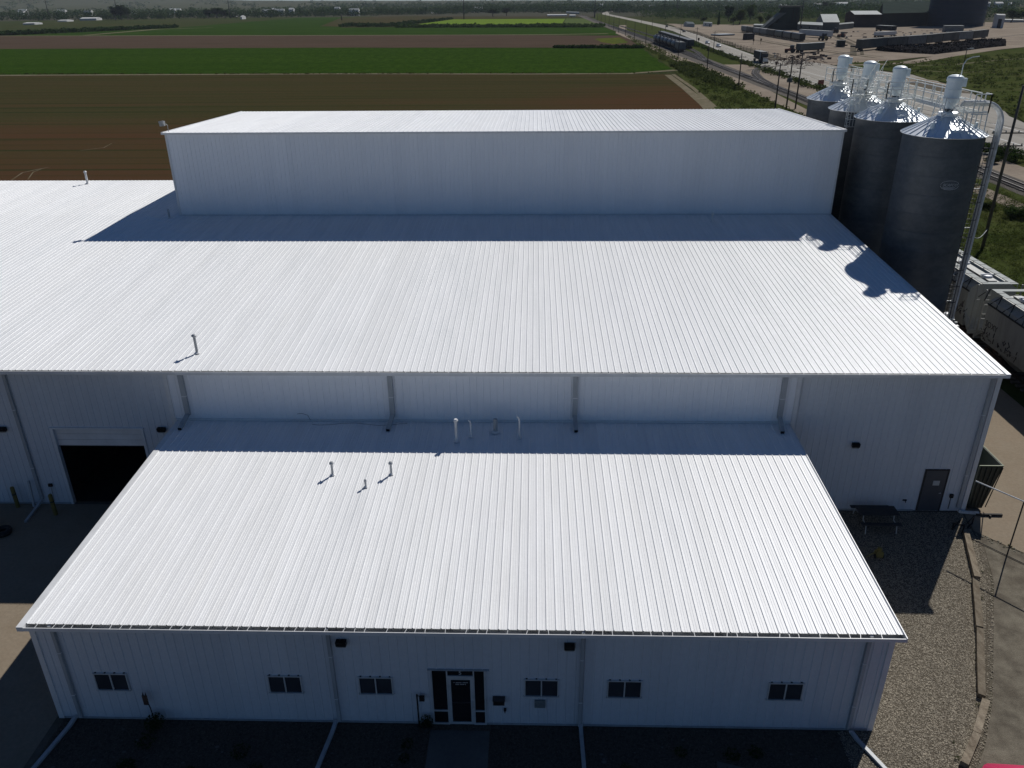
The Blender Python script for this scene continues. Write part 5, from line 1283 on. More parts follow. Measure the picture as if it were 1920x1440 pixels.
# ================================================================== UTILITY POLES
def pole(label, x, y, h, arms=(), r=.42, group=None, name='utility_pole', xf=False, mt=None, cat='pole', rz=0):
    mt = mt or M_pole
    t = thing(name, label, cat, (x, y, 0), rz, group)
    b = MB(); b.tube([(0,0,-.5),(0,0,h)], r, 10, r1=r*.62); b.build('shaft', mt, t, smooth=True)
    for z, w_, br in arms:
        b = MB(); b.bar((-w_/2,-.35,z),(w_/2,-.35,z),.3,.36)
        if br:
            for s_ in (-1,1): b.bar((0,-.3,z-br),(s_*w_*.28,-.4,z-.1),.16)
        b.build('crossarm', mt, t)
        ib = MB()
        for k in range(4): xx = -w_/2+.3+k*(w_-.6)/3; ib.lathe([(.13,z+.18),(.2,z+.4),(.1,z+.75),(.01,z+.8)], 8, c=(xx,-.35))
        ib.build('insulator', M_lead, t)
    if xf:
        b = MB(); b.lathe([(.02,h*.55-1.5),(1.0,h*.55-1.5),(1.0,h*.55+1.5),(.02,h*.55+1.7)], 14, c=(.2,-1.5)); b.lathe([(.02,h*.55-1.5),(.8,h*.55-1.5),(.8,h*.55+1.2),(.02,h*.55+1.4)], 14, c=(-1.5,-.9)); b.build('transformer', M_grey, t)
    return t
pole('large brown utility pole close by at the right edge of the photo', 197.9, 190, HZ(197.9,190,160), ((HZ(197.9,190,249),12,0),(HZ(197.9,190,273),8,3)), .55, mt=mat('sun_bleached_pole_wood', (.13,.105,.075), .85, 0, var=(.09,.072,.052), scale=(2,2,.4), fine=.2, fscale=6))
PL = [((1453,204),118,'dark utility pole behind the tall block, left of three close together',((131,9,0),),False),
      ((1474,204),104,'dark utility pole with braced crossarm and transformer, middle of three',((135,10,4.5),),True),
      ((1491,204),100,'dark utility pole with short crossarm, right of three close together',((128,6,0),),False),
      ((1384,167),100,'dark utility pole with one crossarm between the farm track and the rails',((107,8,0),),False),
      ((1325,135),81,'slim dark utility pole beside the field track, left of the crossarm pole',(),False),
      ((1271,112),66,'slim dark utility pole in front of the grey hopper car',(),False)]
for (p, top, lab, arms, xf) in PL:
    q = G(*p); h = HZ(q.x, q.y, top); pole(lab, q.x, q.y, h, [(HZ(q.x,q.y,a[0]),a[1],a[2]) for a in arms], .6, xf=xf)
for k, y in enumerate([1290,1480,1680,1880,2080,2300,2550,2800,3100,3450,3850]):
    pole(('first','second','third','fourth','fifth','sixth','seventh','eighth','ninth','tenth','farthest')[k]+' slim dark pole of the line beyond the grey hopper car, field side', 246+.012*(y-1094)+ (0 if y < 2000 else (y-2000)*.02), y, 34, (), .62, group='far poles on the field side of the railway')
for k, y in enumerate([1240,1430,1660,1950,2300,2700]):
    pole(('nearest','second','third','fourth','fifth','farthest')[k]+' thin crossarm pole of the line between railway and highway', 322+(y-1240)*.045, y, 30, ((27.5,7,0),), .55, group='poles between railway and highway')
for i, (px, base, lab) in enumerate([(93,37,'tall thin dark mast far away at the left, leftmost of the five'),(222,36,'tall thin dark mast in front of the dark clump of trees at the far left'),(641,38,'short dark mast in the far fields left of the bright green crop'),(870,36,'tall thin dark mast at the edge of the bright green crop'),(1115,33,'tall thin dark mast at the far end of the crops near the highway bend'),(1245,33,'tall dark mast beyond the highway, left of two'),(1269,26,'tall dark mast beyond the highway, right of two'),(432,34,'faint thin mast beside the dark trees left of the crops'),(1499,62,'tall dark mast rising beside the hopper tower in the yard')]):
    q = G(px, base); h = HZ(q.x, q.y, -6 if i != 2 else 26); pole(lab, q.x, q.y, h, (), 2.4 if q.y > 3000 else 1.5, name='steel_mast', mt=M_dark, cat='mast')
lpq = G(1808,116); t = pole('thin yard lamp post standing on the meadow behind the silos', lpq.x, lpq.y, HZ(lpq.x, lpq.y, 92), (), .6, name='lamp_post', mt=M_dark, cat='lamp')
b = MB(); h = HZ(lpq.x, lpq.y, 92); b.bar((0,0,h),(5,0,h+.6),.5); b.box(3.5,8,-.8,.8,h+.3,h+1.1); b.build('lamp_head', M_frame, t)
b = MB(); b.tube([(150,95,57)]*0 or [(137.2,105.0,58.8),(137.2,105.0,61.3),(137.8,105.2,62.2),(139.0,105.6,62.6),(140.4,106.0,62.7)], .1, 6)
tt = thing('vent_hose', 'thin pale bent pipe curving up behind the nearest filter cylinder', 'pipe'); b.build('hose', M_rail, tt)
def wire(label, pts, sag=3):
    t = thing('power_line', label, 'cable', group='overhead wires along the railway'); b = MB()
    for p, q in zip(pts, pts[1:]):
        p, q = Vector(p), Vector(q); c = [p.lerp(q, u/8)-Vector((0,0,sag*4*(u/8)*(1-u/8))) for u in range(9)]; b.tube(c, .05, 4, cap=False)
    b.build('wire', M_black, t)
A = G(1474,204); hA = HZ(A.x, A.y, 135); Bq = G(1384,167); hB = HZ(Bq.x, Bq.y, 107)
wire('left one of the two thin black wires along the railway poles', [(196,190,HZ(197.9,190,249)+.7),(A.x-4,A.y,hA+.7),(Bq.x-3,Bq.y,hB+.7),(245,891,33)])
wire('right one of the two thin black wires along the railway poles', [(203,190,HZ(197.9,190,249)+.7),(A.x+4,A.y,hA+.7),(Bq.x+3,Bq.y,hB+.7),(246,891,31)])

# ================================================================== NEAR RIGHT: TIES, GATE, CONTAINER, TABLE
bs = thing('timber_edging', 'row of weathered railway ties edging the gravel beside the drive', 'edging')
TP = [(119.55,37.6),(115.75,26.5),(111.75,16.6),(106.1,5.0),(102.0,-.2),(99.7,-4.2)]
TP2 = [((119.75,37.9),(115.95,26.7),.05),((115.55,26.3),(111.45,16.9),.0),((111.35,16.6),(106.15,5.7),-.04),((106.3,5.0),(103.0,.45),-.02),((102.95,.3),(99.75,-3.6),.02)]
random.seed(3)
for (p, q, dz) in TP2:
    p, q = Vector((*p, 0)), Vector((*q, 0)); d = (q-p).normalized(); n = Vector((-d.y, d.x, 0))*.42; b = MB(); L = (q-p).length; k = 7
    rows = []
    for i in range(k+1):
        c = p+d*L*i/k; j = [random.uniform(-.05,.05) for _ in range(4)]
        rows.append([c-n*(1+j[0])+Vector((0,0,-.1)), c+n*(1+j[1])+Vector((0,0,-.1)), c+n*(.95+j[1])+Vector((0,0,.62+dz+j[2])), c-n*(.95+j[0])+Vector((0,0,.62+dz+j[3]))])
    for i in range(k):
        a, c = rows[i], rows[i+1]
        for e in range(4): b.poly([a[e], a[(e+1)%4], c[(e+1)%4], c[e]])
    b.poly(rows[0][::-1]); b.poly(rows[-1]); b.build('tie', M_wood, bs)
gt = thing('pipe_gate', 'pipe-framed gate with bright top rail standing across the drive at the right edge', 'gate', (118.9,37.45,0), math.atan2(-5.25,4.1))
b = MB(); b.tube([(0,0,9.4),(12,0,9.4)], .10, 8); b.build('top_rail', M_pvc, gt)
b = MB(); b.tube([(0,0,.08),(12,0,.08)], .06, 8); b.build('bottom_rail', M_dark, gt)
for x in (6.65, 12): b = MB(); b.tube([(x,0,0),(x,0,9.3)], .1, 8); b.build('post', M_dark, gt)
cn = thing('steel_container', 'dark green open-topped steel container behind the right corner of the warehouse', 'container', (122.95,43.9,0))
b = MB(); b.hexa([(0,0,.3),(2.0,0,.3),(2.2,7,.3),(0,7,.3)], [(0,.3,.6),(2.0,.3,.6),(2.2,6.7,.6),(0,6.7,.6)])
b.hexa([(0,0,.3),(2.2,0,.3),(2.2,.15,.3),(0,.15,.3)], [(0,-.1,8.1),(3.6,-.1,8.1),(3.6,.1,8.1),(0,.1,8.1)])
b.hexa([(2.0,0,.3),(2.2,0,.3),(2.2,6.3,.3),(2.0,6.3,.3)], [(3.4,0,8.1),(3.6,0,8.1),(3.6,6.3,8.1),(3.4,6.3,8.1)]); b.box(-.05,3.6,6.2,6.4,.3,8.1); b.build('shell', M_green, cn)
b = MB(); b.bar((-.05,-.1,8.15),(3.65,-.1,8.15),.14,.1); b.bar((3.55,-.1,8.15),(3.55,6.4,8.15),.1,.1); b.build('top_rim', mat('yellow_green_rim', (.16,.19,.09), .6, var=(.1,.13,.06), scale=(2,2,2)), cn)
b = MB()
for k in range(5): b.bar((.4+k*.55,-.14,.6),(.4+k*.78,-.2,7.9),.1,.12)
b.build('rib', M_green, cn)
t = thing('drain_pipe', 'short white pipe lying at the foot of the warehouse right corner', 'drain pipe', (121.5,42.9,.0), 0)
b = MB(); b.bar((-.5,0,.5),(0,-.1,.25),.42,.36).bar((0,-.1,.3),(2.5,-.4,.3),.42,.36); b.build('pipe', M_pvc, t)
t = thing('timber_beam', 'dark timber beam lying on the pad at the warehouse corner', 'beam', (123.0,42.3,0))
b = MB(); b.hexa([(.5,-.2,0),(4.5,-.25,0),(4.5,.15,0),(.5,.2,0)], [(.5,-.15,.35),(4.5,-.2,.35),(4.5,.1,.35),(.5,.15,.35)]); b.box(2.4,2.6,-.6,-.2,0,.3); b.build('beam', M_pole, t)
t = thing('low_steel_frame', 'small dark steel frame standing at the top end of the ties', 'frame', (119.2,37.6,0))  # low open frame of dark steel bars, holding no pipes
b = MB()
for (a, c) in (((0,0,.1),(2.6,2.4,.1)),((0,0,1.4),(2.6,2.4,1.4)),((0,0,0),(0,0,1.5)),((2.6,2.4,0),(2.6,2.4,1.5)),((-1.1,.9,0),(-1.1,.9,1.2)),((-1.1,.9,1.2),(0,0,1.4)),((-1.1,.9,.1),(1.2,3.2,.1))): b.bar(a, c, .16)
b.build('frame', M_black, t)
t = thing('picnic_table', 'dark picnic table with pale bent tube legs in the shaded corner', 'table', (106.9,39.9,0))
b = MB()
for k in range(4): b.box(-3.0,3.0,-1.25+k*.62,-.67+k*.62,2.35,2.48)
b.build('table_top', M_dark, t)
for y in (-2.6, 2.05):
    b = MB(); b.box(-3.0,3.0,y,y+.75,1.4,1.5); b.build('bench', M_dark, t)
for x in (-2.3, 2.3):
    b = MB(); b.tube([(x,-2.6,0),(x,-2.3,1.35),(x,-1.0,1.38),(x,-.9,2.3),(x,.9,2.3),(x,1.0,1.38),(x,2.3,1.35),(x,2.6,0)], .07, 6); b.build('leg', M_frame, t)
t = thing('yellow_pump', 'small yellow wheeled machine with a slanting handle on the shaded gravel', 'machine', (104.3,31.6,0))
b = MB(); b.hexa([(-.55,-.5,.3),(.55,-.5,.3),(.55,.5,.3),(-.55,.5,.3)], [(-.45,-.35,1.2),(.5,-.35,1.2),(.5,.35,1.2),(-.45,.35,1.2)]); b.lathe([(.32,1.2),(.32,1.7),(.02,1.8)], 10); b.build('body', M_yel, t)
b = MB(); b.tube([(-.4,.1,1.0),(-1.2,-.3,.75),(-2.0,-.6,.45)], .09, 6); b.build('handle', M_yel, t)
for x in (-.6, .5):
    b = MB(); b.tube([(x,-.2,.35),(x+.12,-.2,.35)], .35, 12); b.build('wheel', M_rubber, t)
bd = None
for (x, y, lab) in ((-28.9,42.4,'dim yellow bollard at the wall left of the leaning white spout'),(-21.6,40.4,'dim yellow bollard standing left of the open bay'),(-5.6,40.6,'dim yellow bollard right of the open bay, close to the office')):
    t = thing('bollard', lab, 'bollard', (x, y, 0), group='yellow bollards guarding the bay'); b = MB(); b.lathe([(.32,0),(.32,3.6),(.24,3.8),(.02,3.9)], 14); b.build('post', M_yel, t); b = MB(); b.lathe([(.33,2.4),(.335,2.5),(.33,2.6)], 14); b.build('band', M_dark, t)
ls = thing('downspout_extension', 'pale bent drain pipe leaning at the warehouse wall left of the bay', 'drain pipe', (-25.4,43.0,0))
b = MB(); b.bar((.2,0,.9),(-.1,-1.0,.35),.42,.34).bar((-.1,-1.0,.35),(.2,-4.8,.12),.42,.3).bar((-.9,.0,4.6),(-.6,-.9,.3),.3,.3); b.build('pipe', M_spout, ls)
ho = thing('tyre_stack', 'dark stack of tyres in the shade at the left edge', 'tyres', (-30.2,36.5,0))
for k in range(3):
    b = MB(); n = 20
    for j in range(n+1): pass
    b.lathe([(.7,.05+k*.75),(1.25,.02+k*.75),(1.4,.36+k*.75),(1.25,.72+k*.75),(.7,.68+k*.75),(.7,.05+k*.75)], 20, c=(.15*k,-.1*k)); b.build('tyre', M_rubber, ho, smooth=True)
b = MB(); b.lathe([(.7,.05),(1.25,.02),(1.4,.36),(1.25,.72),(.7,.68),(.7,.05)], 20, c=(3.1,-1.2)); b.build('tyre', M_rubber, ho, smooth=True)

# gravel stones
import numpy as np
def in_poly(P, x, y):
    ins = np.zeros(len(x), bool); n = len(P)
    for i in range(n):
        x1, y1 = P[i]; x2, y2 = P[(i+1)%n]
        c = ((y1 > y) != (y2 > y)) & (x < (x2-x1)*(y-y1)/(y2-y1+1e-12)+x1); ins ^= c
    return ins
rng = np.random.default_rng(5)
def pebbles(name, poly, n, r0, r1, mt, zz=0, label=None):
    P = np.array(poly); x = rng.uniform(P[:,0].min(), P[:,0].max(), n); y = rng.uniform(P[:,1].min(), P[:,1].max(), n)
    k = in_poly(poly, x, y); x, y = x[k], y[k]; n = len(x)
    r = rng.uniform(r0, r1, n)*rng.choice([1,1,1,1.5], n); a = rng.uniform(0, 6.28, n); e = rng.uniform(.55, 1, n)
    base = np.array([(1,0,0),(0,1,0),(-1,0,0),(0,-1,0),(0,0,.62),(0,0,-.4)]); base = base[None]+rng.uniform(-.22,.22,(n,6,3))
    ca, sa = np.cos(a)[:,None], np.sin(a)[:,None]
    X = (base[...,0]*ca-base[...,1]*e[:,None]*sa)*r[:,None]+x[:,None]; Y = (base[...,0]*sa+base[...,1]*e[:,None]*ca)*r[:,None]+y[:,None]; Z = base[...,2]*r[:,None]+zz+.2*r[:,None]
    V = np.stack([X,Y,Z], -1).reshape(-1,3)*S
    T = np.array([(0,1,4),(1,2,4),(2,3,4),(3,0,4)]); Fc = (T[None]+6*np.arange(n)[:,None,None]).reshape(-1,3)
    me = bpy.data.meshes.new(name); me.vertices.add(len(V)); me.vertices.foreach_set('co', V.ravel())
    me.loops.add(Fc.size); me.loops.foreach_set('vertex_index', Fc.ravel()); me.polygons.add(len(Fc)); me.polygons.foreach_set('loop_start', np.arange(0, Fc.size, 3))
    me.materials.append(mt); me.update(); me.validate()
    return link(name, me, kind='stuff')
M_stone = mat('mixed_gravel_stones', (.24, .21, .163), .9, 0, var=(.145, .124, .094), scale=(9, 9, 9), var2=(.38, .335, .26), scale2=(23, 23, 23), lo=.42, hi=.58, spec=0.0)
M_stone2 = mat('ballast_stones', (.15, .137, .12), .9, 0, var=(.09, .08, .07), scale=(3, 3, 3), var2=(.2, .185, .16), scale2=(9, 9, 9), spec=0.0)
GP = [(88,-9),(98.6,-9),(98.9,-4),(102.7,.3),(106.7,6),(112.6,17.4),(117.4,26.9),(120.8,37.0),(121.7,43.1),(92.1,43.1),(92.1,1.0),(88,.7)]
pebbles('gravel', GP, 120000, .04, .09, M_stone, -.03)
pebbles('gravel_edge', [(99.4,-6),(103.4,-.9),(107.7,5.9),(113.4,17),(118.3,26.7),(121.3,37.2),(120.5,37.4),(117.4,27),(112.7,17.2),(107,6.2),(102.8,-.4),(99.0,-5)], 26000, .04, .10, M_stone, -.02)
M_gravel_shade = mat('shade_darkened_gravel', (.06, .052, .043), .95, 0, var=(.04, .035, .03), scale=(2, 2, 2), var2=(.095, .083, .068), scale2=(9, 9, 9), fine=.3, fscale=20, spec=0.0)  # gravel tone darkened: the office's shade is painted into the colour
M_stone_shade = mat('shade_darkened_stones', (.08, .07, .058), .95, 0, var=(.045, .04, .033), scale=(9, 9, 9), var2=(.14, .125, .10), scale2=(17, 17, 17), spec=0.0)  # stones darkened the same way, shade put into their colour
sheet('shade_dark_bed', [(1.2,-60),(42.9,-60),(42.9,.95),(1.2,.95)], M_gravel_shade, -.015); sheet('shade_dark_bed', [(49.7,-60),(89.2,-60),(88.2,.95),(49.7,.95)], M_gravel_shade, -.015)  # dark sheets over the gravel, painting in the shade before the office
pebbles('shaded_gravel', [(1,-11),(42.8,-11),(42.8,.8),(1,.8)], 9000, .05, .10, M_stone_shade, -.03)
pebbles('shaded_gravel_right', [(49.8,-11),(88,-11),(88,.8),(49.8,.8)], 8000, .05, .10, M_stone_shade, -.03)
pebbles('ballast', [(252,180),(253,330),(268,330),(268,180)], 26000, .08, .2, M_stone2, 0)

pebbles('pad_edge_rubble', [(119.6,40.2),(122.2,37.2),(124.8,34.6),(131,27.8),(139,22.3),(151,19.4),(151,18.9),(139,21.5),(130.8,27.0),(124.0,33.8),(121.2,36.6),(119.4,39.2)], 5200, .04, .16, mat('pale_rubble', (.30,.28,.22), .9, 0, var=(.17,.155,.12), scale=(6,6,6), spec=0.0), -.02)
# ================================================================== VEGETATION
def foliage_arrays(centres, radii, counts, sizes, seed=1, flat=.55):
    """leaf-clump quads scattered through ellipsoids; returns verts, faces (feet)"""
    g = np.random.default_rng(seed)
    idx = np.repeat(np.arange(len(centres)), counts); n = len(idx)
    d = g.normal(size=(n,3)); d /= np.linalg.norm(d, axis=1)[:,None]; rr = g.uniform(.35, 1, n)**.6
    c = np.array(centres)[idx]+d*rr[:,None]*np.array(radii)[idx]
    sz = np.array(sizes)[idx]*g.uniform(.55, 1.4, n)
    a = g.normal(size=(n,3)); a[:,2] *= flat; a /= np.linalg.norm(a, axis=1)[:,None]
    q = np.cross(a, g.normal(size=(n,3))+np.array([0,0,.9])); q /= np.linalg.norm(q, axis=1)[:,None]
    a *= sz[:,None]*.5; q *= (sz*g.uniform(.4,.9,n))[:,None]*.5
    V = np.stack([c-a, c+q*1.1, c+a, c-q], 1).reshape(-1,3); Fc = np.arange(4*n).reshape(-1,4)
    return V, Fc
def np_mesh(name, V, Fc, mt):
    me = bpy.data.meshes.new(name); V = V*S; k = Fc.shape[1]
    me.vertices.add(len(V)); me.vertices.foreach_set('co', V.ravel()); me.loops.add(Fc.size); me.loops.foreach_set('vertex_index', Fc.ravel())
    me.polygons.add(len(Fc)); me.polygons.foreach_set('loop_start', np.arange(0, Fc.size, k)); me.materials.append(mt); me.update(); return me
def make_tree_mesh(h, r, n, size, seed, mt, conic=False, low=.28):
    g = np.random.default_rng(seed); cs, rs, cn = [], [], []
    m_ = 11
    for k in range(m_):
        if conic: u = k/(m_-1); cs.append((0,0,h*(.1+.85*u))); rr = r*(1-u)*.95+.6; rs.append((rr,rr,h*.09)); cn.append(int(n/m_*(1.6-u)))
        else:
            a = g.uniform(0,6.28); q = g.uniform(0,.62)*r; z = h*(low+.16+g.uniform(0,.5)); s_ = g.uniform(.34,.6)*r
            cs.append((q*math.cos(a), q*math.sin(a), z)); rs.append((s_,s_,s_*.85)); cn.append(int(n/m_))
    V, Fc = foliage_arrays(cs, rs, cn, [size]*m_, seed); return np_mesh('crown', V, Fc, mt)
def trunk_mesh(h, r):
    b = MB(); b.tube([(0,0,-.5),(r*2,r,h*.3),(0,0,h*.62)], r, 7, r1=r*.4)
    for k in range(4): a = k*1.6; b.tube([(0,0,h*.3),(math.cos(a)*h*.2, math.sin(a)*h*.2, h*.62)], r*.45, 5, r1=r*.15)
    return b.mesh('trunk', M_pole)
TM = {}
def tree(label, x, y, h, r, kind='broad', mt=None, group=None, z=0):
    mt = mt or M_leaf
    key = (kind, mt.name, random.randint(0, 2))
    if key not in TM:
        TM[key] = (make_tree_mesh(40, 17, 2800, 2.8, len(TM)+3, mt) if kind == 'broad' else make_tree_mesh(40, 9, 1300, 2.6, len(TM)+3, mt, True), trunk_mesh(40, 1.3))
    t = thing('conifer' if kind == 'cone' else 'tree', label, 'tree', (x, y, z), random.uniform(0,6), group)
    s_ = (r/(17 if kind == 'broad' else 9), r/(17 if kind == 'broad' else 9), h/40)
    c = link('crown', TM[key][0], t); k = link('trunk', TM[key][1], t); t.scale = s_; return t
random.seed(21)
TL = [((925,31.5),16,22,'round dark tree standing alone left of the far white sheds','broad',M_leaf3),
      ((950,29.5),15,18,'dark tree beside the lone round one at the far fields','broad',M_leaf3),
      ((1347,47),20,6,'pointed dark conifer behind the yard','cone',M_leaf3),
      ((1386,46),19,26,'broad dark green tree right of the conifer','broad',M_leaf2),
      ((1375,47),31,14,'low olive bush-like tree at the foot of the conifer','broad',M_leaf2),
      ((1320,42),32,14,'bushy tree behind the small white hut','broad',M_leaf2),
      ((1310,34),18,20,'dark tree behind the highway bend, left of the hut','broad',M_leaf3),
      ((1366,40),12,22,'tall dark tree behind the conifer','broad',M_leaf3),
      ((1405,41),12,18,'dark tree at the back of the yard between sheds','broad',M_leaf),
      ((1425,48),30,12,'thin olive tree left of the hopper tower','broad',M_leaf2),
      ((1440,47),27,12,'pale olive tree just left of the hopper tower','broad',M_leaf2),
      ((217,38),13,20,'left tree of the dark clump at the far left','broad',M_leaf3),((229,38),11,20,'middle tree of the dark clump at the far left','broad',M_leaf3),((240,37),14,18,'right tree of the dark clump at the far left','broad',M_leaf3),
      ((392,34),18,20,'left tree of the dark grove behind the upper green field','broad',M_leaf3),((408,34),15,24,'middle tree of the dark grove behind the upper green field','broad',M_leaf3),((422,34),19,20,'right tree of the dark grove behind the upper green field','broad',M_leaf3),
      ((1895,42),18,30,'dark rounded tree behind the tall white hut','broad',M_leaf),((1912,40),21,26,'dark tree right of the tall white hut','broad',M_leaf),((1875,30),16,22,'dark tree peeking over the tall white hut','broad',M_leaf3),
      ((1590,21),12,16,'small dark tree on the bright pasture behind the sheds','broad',M_leaf),((1545,22),4,14,'tall dark tree on the pasture behind the hopper tower','broad',M_leaf3),((1558,22),5,14,'second tall dark tree on the pasture behind the hopper tower','broad',M_leaf3),
      ((1525,22),15,14,'low dark tree left of the tall pair behind the sheds','broad',M_leaf)]
for p, top, rpx, lab, kd, mt_ in TL:
    q = G(*p); h = max(14, HZ(q.x, q.y, top)); tree(lab, q.x, q.y, h, rpx*.5*q.y/1495, kd, mt_)
def belt(name, polys, n, h, r, mt, seed, faces=26, size=7, hills=False, hexp=0):
    """far woodland that reads as one mass"""
    g = np.random.default_rng(seed); cs, rs = [], []
    for _ in range(n):
        P = polys[g.integers(len(polys))]; u = g.uniform(); i = g.integers(len(P)-1); f = g.uniform()
        a, c, w0, w1 = P[i], P[i+1], P[i][2], P[i+1][2]
        x = a[0]+(c[0]-a[0])*f; y = a[1]+(c[1]-a[1])*f+g.uniform(-1,1)*(w0+(w1-w0)*f)
        hh = h*g.uniform(.55,1.25); s_ = r*g.uniform(.6,1.3)
        cs.append((x+g.uniform(-1,1)*60, y, hh*.5)); rs.append((s_, s_, hh*.5))
    V, Fc = foliage_arrays(cs, rs, [faces]*len(cs), [size]*len(cs), seed)
    if hills: V[:,2] += hexp
    return link(name, np_mesh(name, V, Fc, mt), kind='stuff')
# far belts (feet): strung along the horizon
belt('far_woodland', [[(-4200,4700,260),(-2400,4550,260),(-1300,5000,300),(-400,5700,350)]], 950, 36, 24, M_leaf3, 31, 30, 8)
belt('far_woodland_behind', [[(-6500,6200,500),(-3000,6500,700),(-500,7000,800),(600,7300,900)]], 1300, 42, 34, M_leaf, 32, 24, 12)
belt('town_trees', [[(-600,6400,600),(400,6200,700),(1200,5300,600),(2200,4700,500),(4200,4300,600)]], 1700, 42, 28, M_leaf3, 33, 28, 10)
belt('distant_woodland', [[(-2500,10500,1500),(1500,10000,1800),(4500,8600,1500),(8000,7600,1500)]], 1500, 60, 60, M_leaf, 34, 22, 20)
belt('highway_trees', [[(560,3900,300),(1000,3500,300),(1500,3300,250),(2400,3300,300)]], 420, 34, 20, M_leaf, 35, 40, 6)
def hill_z(X, Y):
    u = (Y-8200)/18000; hh = (88+125/(1+math.exp((X+8600)/1400)))*min(1, u*2.4); k = 1/(1+math.exp((X-1500)/1300))
    return hh*k*(1+.05*math.sin(X*.0011+1)+.03*math.sin(X*.0031)) + (1-k)*30*min(1, max(0, u-.1)*1.6) - 2
g_ = np.random.default_rng(77); cs, rs = [], []
for _ in range(900):
    X = g_.uniform(-14000, 1500); Y = 8600+g_.beta(1.2, 1.6)*8000
    if math.sin(X*.004+Y*.002)+g_.normal()*.6 < .1: continue
    s_ = g_.uniform(18, 45); cs.append((X, Y, hill_z(X, Y)+s_*.35)); rs.append((s_*1.6, s_, s_*.4))
V, Fc = foliage_arrays(cs, rs, [18]*len(cs), [18]*len(cs), 78); link('hill_scrub', np_mesh('hill_scrub', V, Fc, M_leaf), kind='stuff')
def patchy(name, poly, n, rr, hh, faces, size, mt, seed):
    """weeds and low scrub over a polygon of ground"""
    P = np.array(poly, float); g = np.random.default_rng(seed)
    x = g.uniform(P[:,0].min(), P[:,0].max(), n*3); y = g.uniform(P[:,1].min(), P[:,1].max(), n*3); k = in_poly([tuple(p) for p in P], x, y); x, y = x[k][:n], y[k][:n]
    s_ = g.uniform(rr[0], rr[1], len(x)); h = s_*g.uniform(hh[0], hh[1], len(x))
    V, Fc = foliage_arrays(np.stack([x,y,h*.45],1), np.stack([s_,s_,h*.55],1), [faces]*len(x), size*s_/np.mean(s_), seed)
    return link(name, np_mesh(name, V, Fc, mt), kind='stuff')
corr = [(190,560),(215,900),(238,1440),(256,1900),(260,1500),(252,1090),(246,900),(242,640),(236,470),(228,330),(175,330)]
patchy('roadside_scrub', corr, 900, (1.2,4.2), (.7,1.1), 26, 1.1, M_weed, 41)
patchy('roadside_scrub', [(214,860),(222,1000),(250,1000),(248,860),(240,700),(228,700)], 260, (2.5,6), (.7,1.0), 50, 1.5, M_leaf2, 42)
patchy('track_weeds', [(160,180),(160,330),(248,330),(248,200),(247,180)], 3600, (.5,1.5), (.6,1.2), 26, .34, M_weed, 43)
patchy('track_weeds', [(168,120),(168,210),(236,210),(236,120)], 1500, (.5,1.4), (.7,1.3), 30, .3, M_weed, 44)
patchy('highway_hedge', [(296,640),(312,1000),(326,1330),(336,1330),(320,1000),(312,700),(306,600),(302,430),(292,430)], 330, (2.5,5.5), (.8,1.1), 46, 1.5, M_leaf2, 45)
patchy('highway_hedge', [(322,1340),(350,1900),(358,1900),(334,1340)], 110, (3,6), (.7,1.0), 36, 1.8, M_leaf, 46)
patchy('meadow_scrub', [tuple(G(*p)[:2]) for p in [(1590,118),(1700,118),(1920,100),(1920,225),(1817,168),(1711,136)]], 700, (1.5,5), (.4,.8), 20, 1.5, M_weed, 47)
patchy('crop_edge_hedge', [tuple(G(*p)[:2]) for p in [(745,52),(1130,51),(1130,49),(745,50)]], 420, (7,14), (.5,.8), 26, 6, M_leaf, 48)
patchy('crop_edge_hedge', [tuple(G(*p)[:2]) for p in [(1040,90),(1204,90.5),(1204,89),(1040,89)]], 240, (3,6), (.6,1), 24, 3, M_leaf3, 49)
patchy('crop_edge_hedge', [tuple(G(*p)[:2]) for p in [(0,67),(330,52),(330,50.5),(0,64)]], 500, (7,13), (.5,.9), 24, 6, M_leaf3, 50)
patchy('crop_edge_hedge', [tuple(G(*p)[:2]) for p in [(640,50.5),(745,50),(850,36),(845,35),(735,47),(640,48)]], 420, (7,13), (.5,.9), 24, 6, M_leaf3, 51)
patchy('field_edge_grass', [tuple(G(*p)[:2]) for p in [(0,139.5),(1256,137.2),(1256,136.5),(0,138.8)]], 900, (.8,2.0), (.4,.7), 10, 1.2, M_weed, 52)
patchy('gravel_weeds', [(96,-6),(98.6,-6),(106.4,5.8),(112.4,17.2),(117.2,26.8),(120.4,36.5),(119.4,36.5),(116,27.2),(111.2,17.6),(104.8,6.2)], 60, (.12,.35), (.8,1.4), 26, .12, M_leaf2, 61)
patchy('pad_edge_weeds', [(121.5,37.5),(125,34.6),(131,27.8),(139,22.3),(150,19.6),(150,18.9),(139,21.5),(130.8,27.0),(124.0,33.6),(121.0,36.6)], 90, (.1,.35), (.6,1.2), 24, .12, M_leaf2, 62)
patchy('bed_plants', [(5,-8),(41,-8),(41,-2),(5,-2)], 14, (.5,1.2), (.6,1.0), 120, .22, M_leaf3, 63)
patchy('bed_plants', [(62,-8),(88,-8),(88,-2),(62,-2)], 9, (.4,1.0), (.6,1.0), 120, .22, M_leaf3, 64)
random.seed(8)
BL = [((1862,288),6.5,'large round dark bush beside the highway, nearer the silo'),((1878,296),7.5,'large spreading dark bush beside the highway, in the middle'),((1905,302),7,'large dark bush beside the highway at the right edge'),((1908,408),4.5,'dark bush in the weeds behind the big utility pole'),((1862,306),4.0,'small dark bush below the two big ones beside the highway'),((1855,392),3.0,'small bush in the weeds left of the big utility pole')]
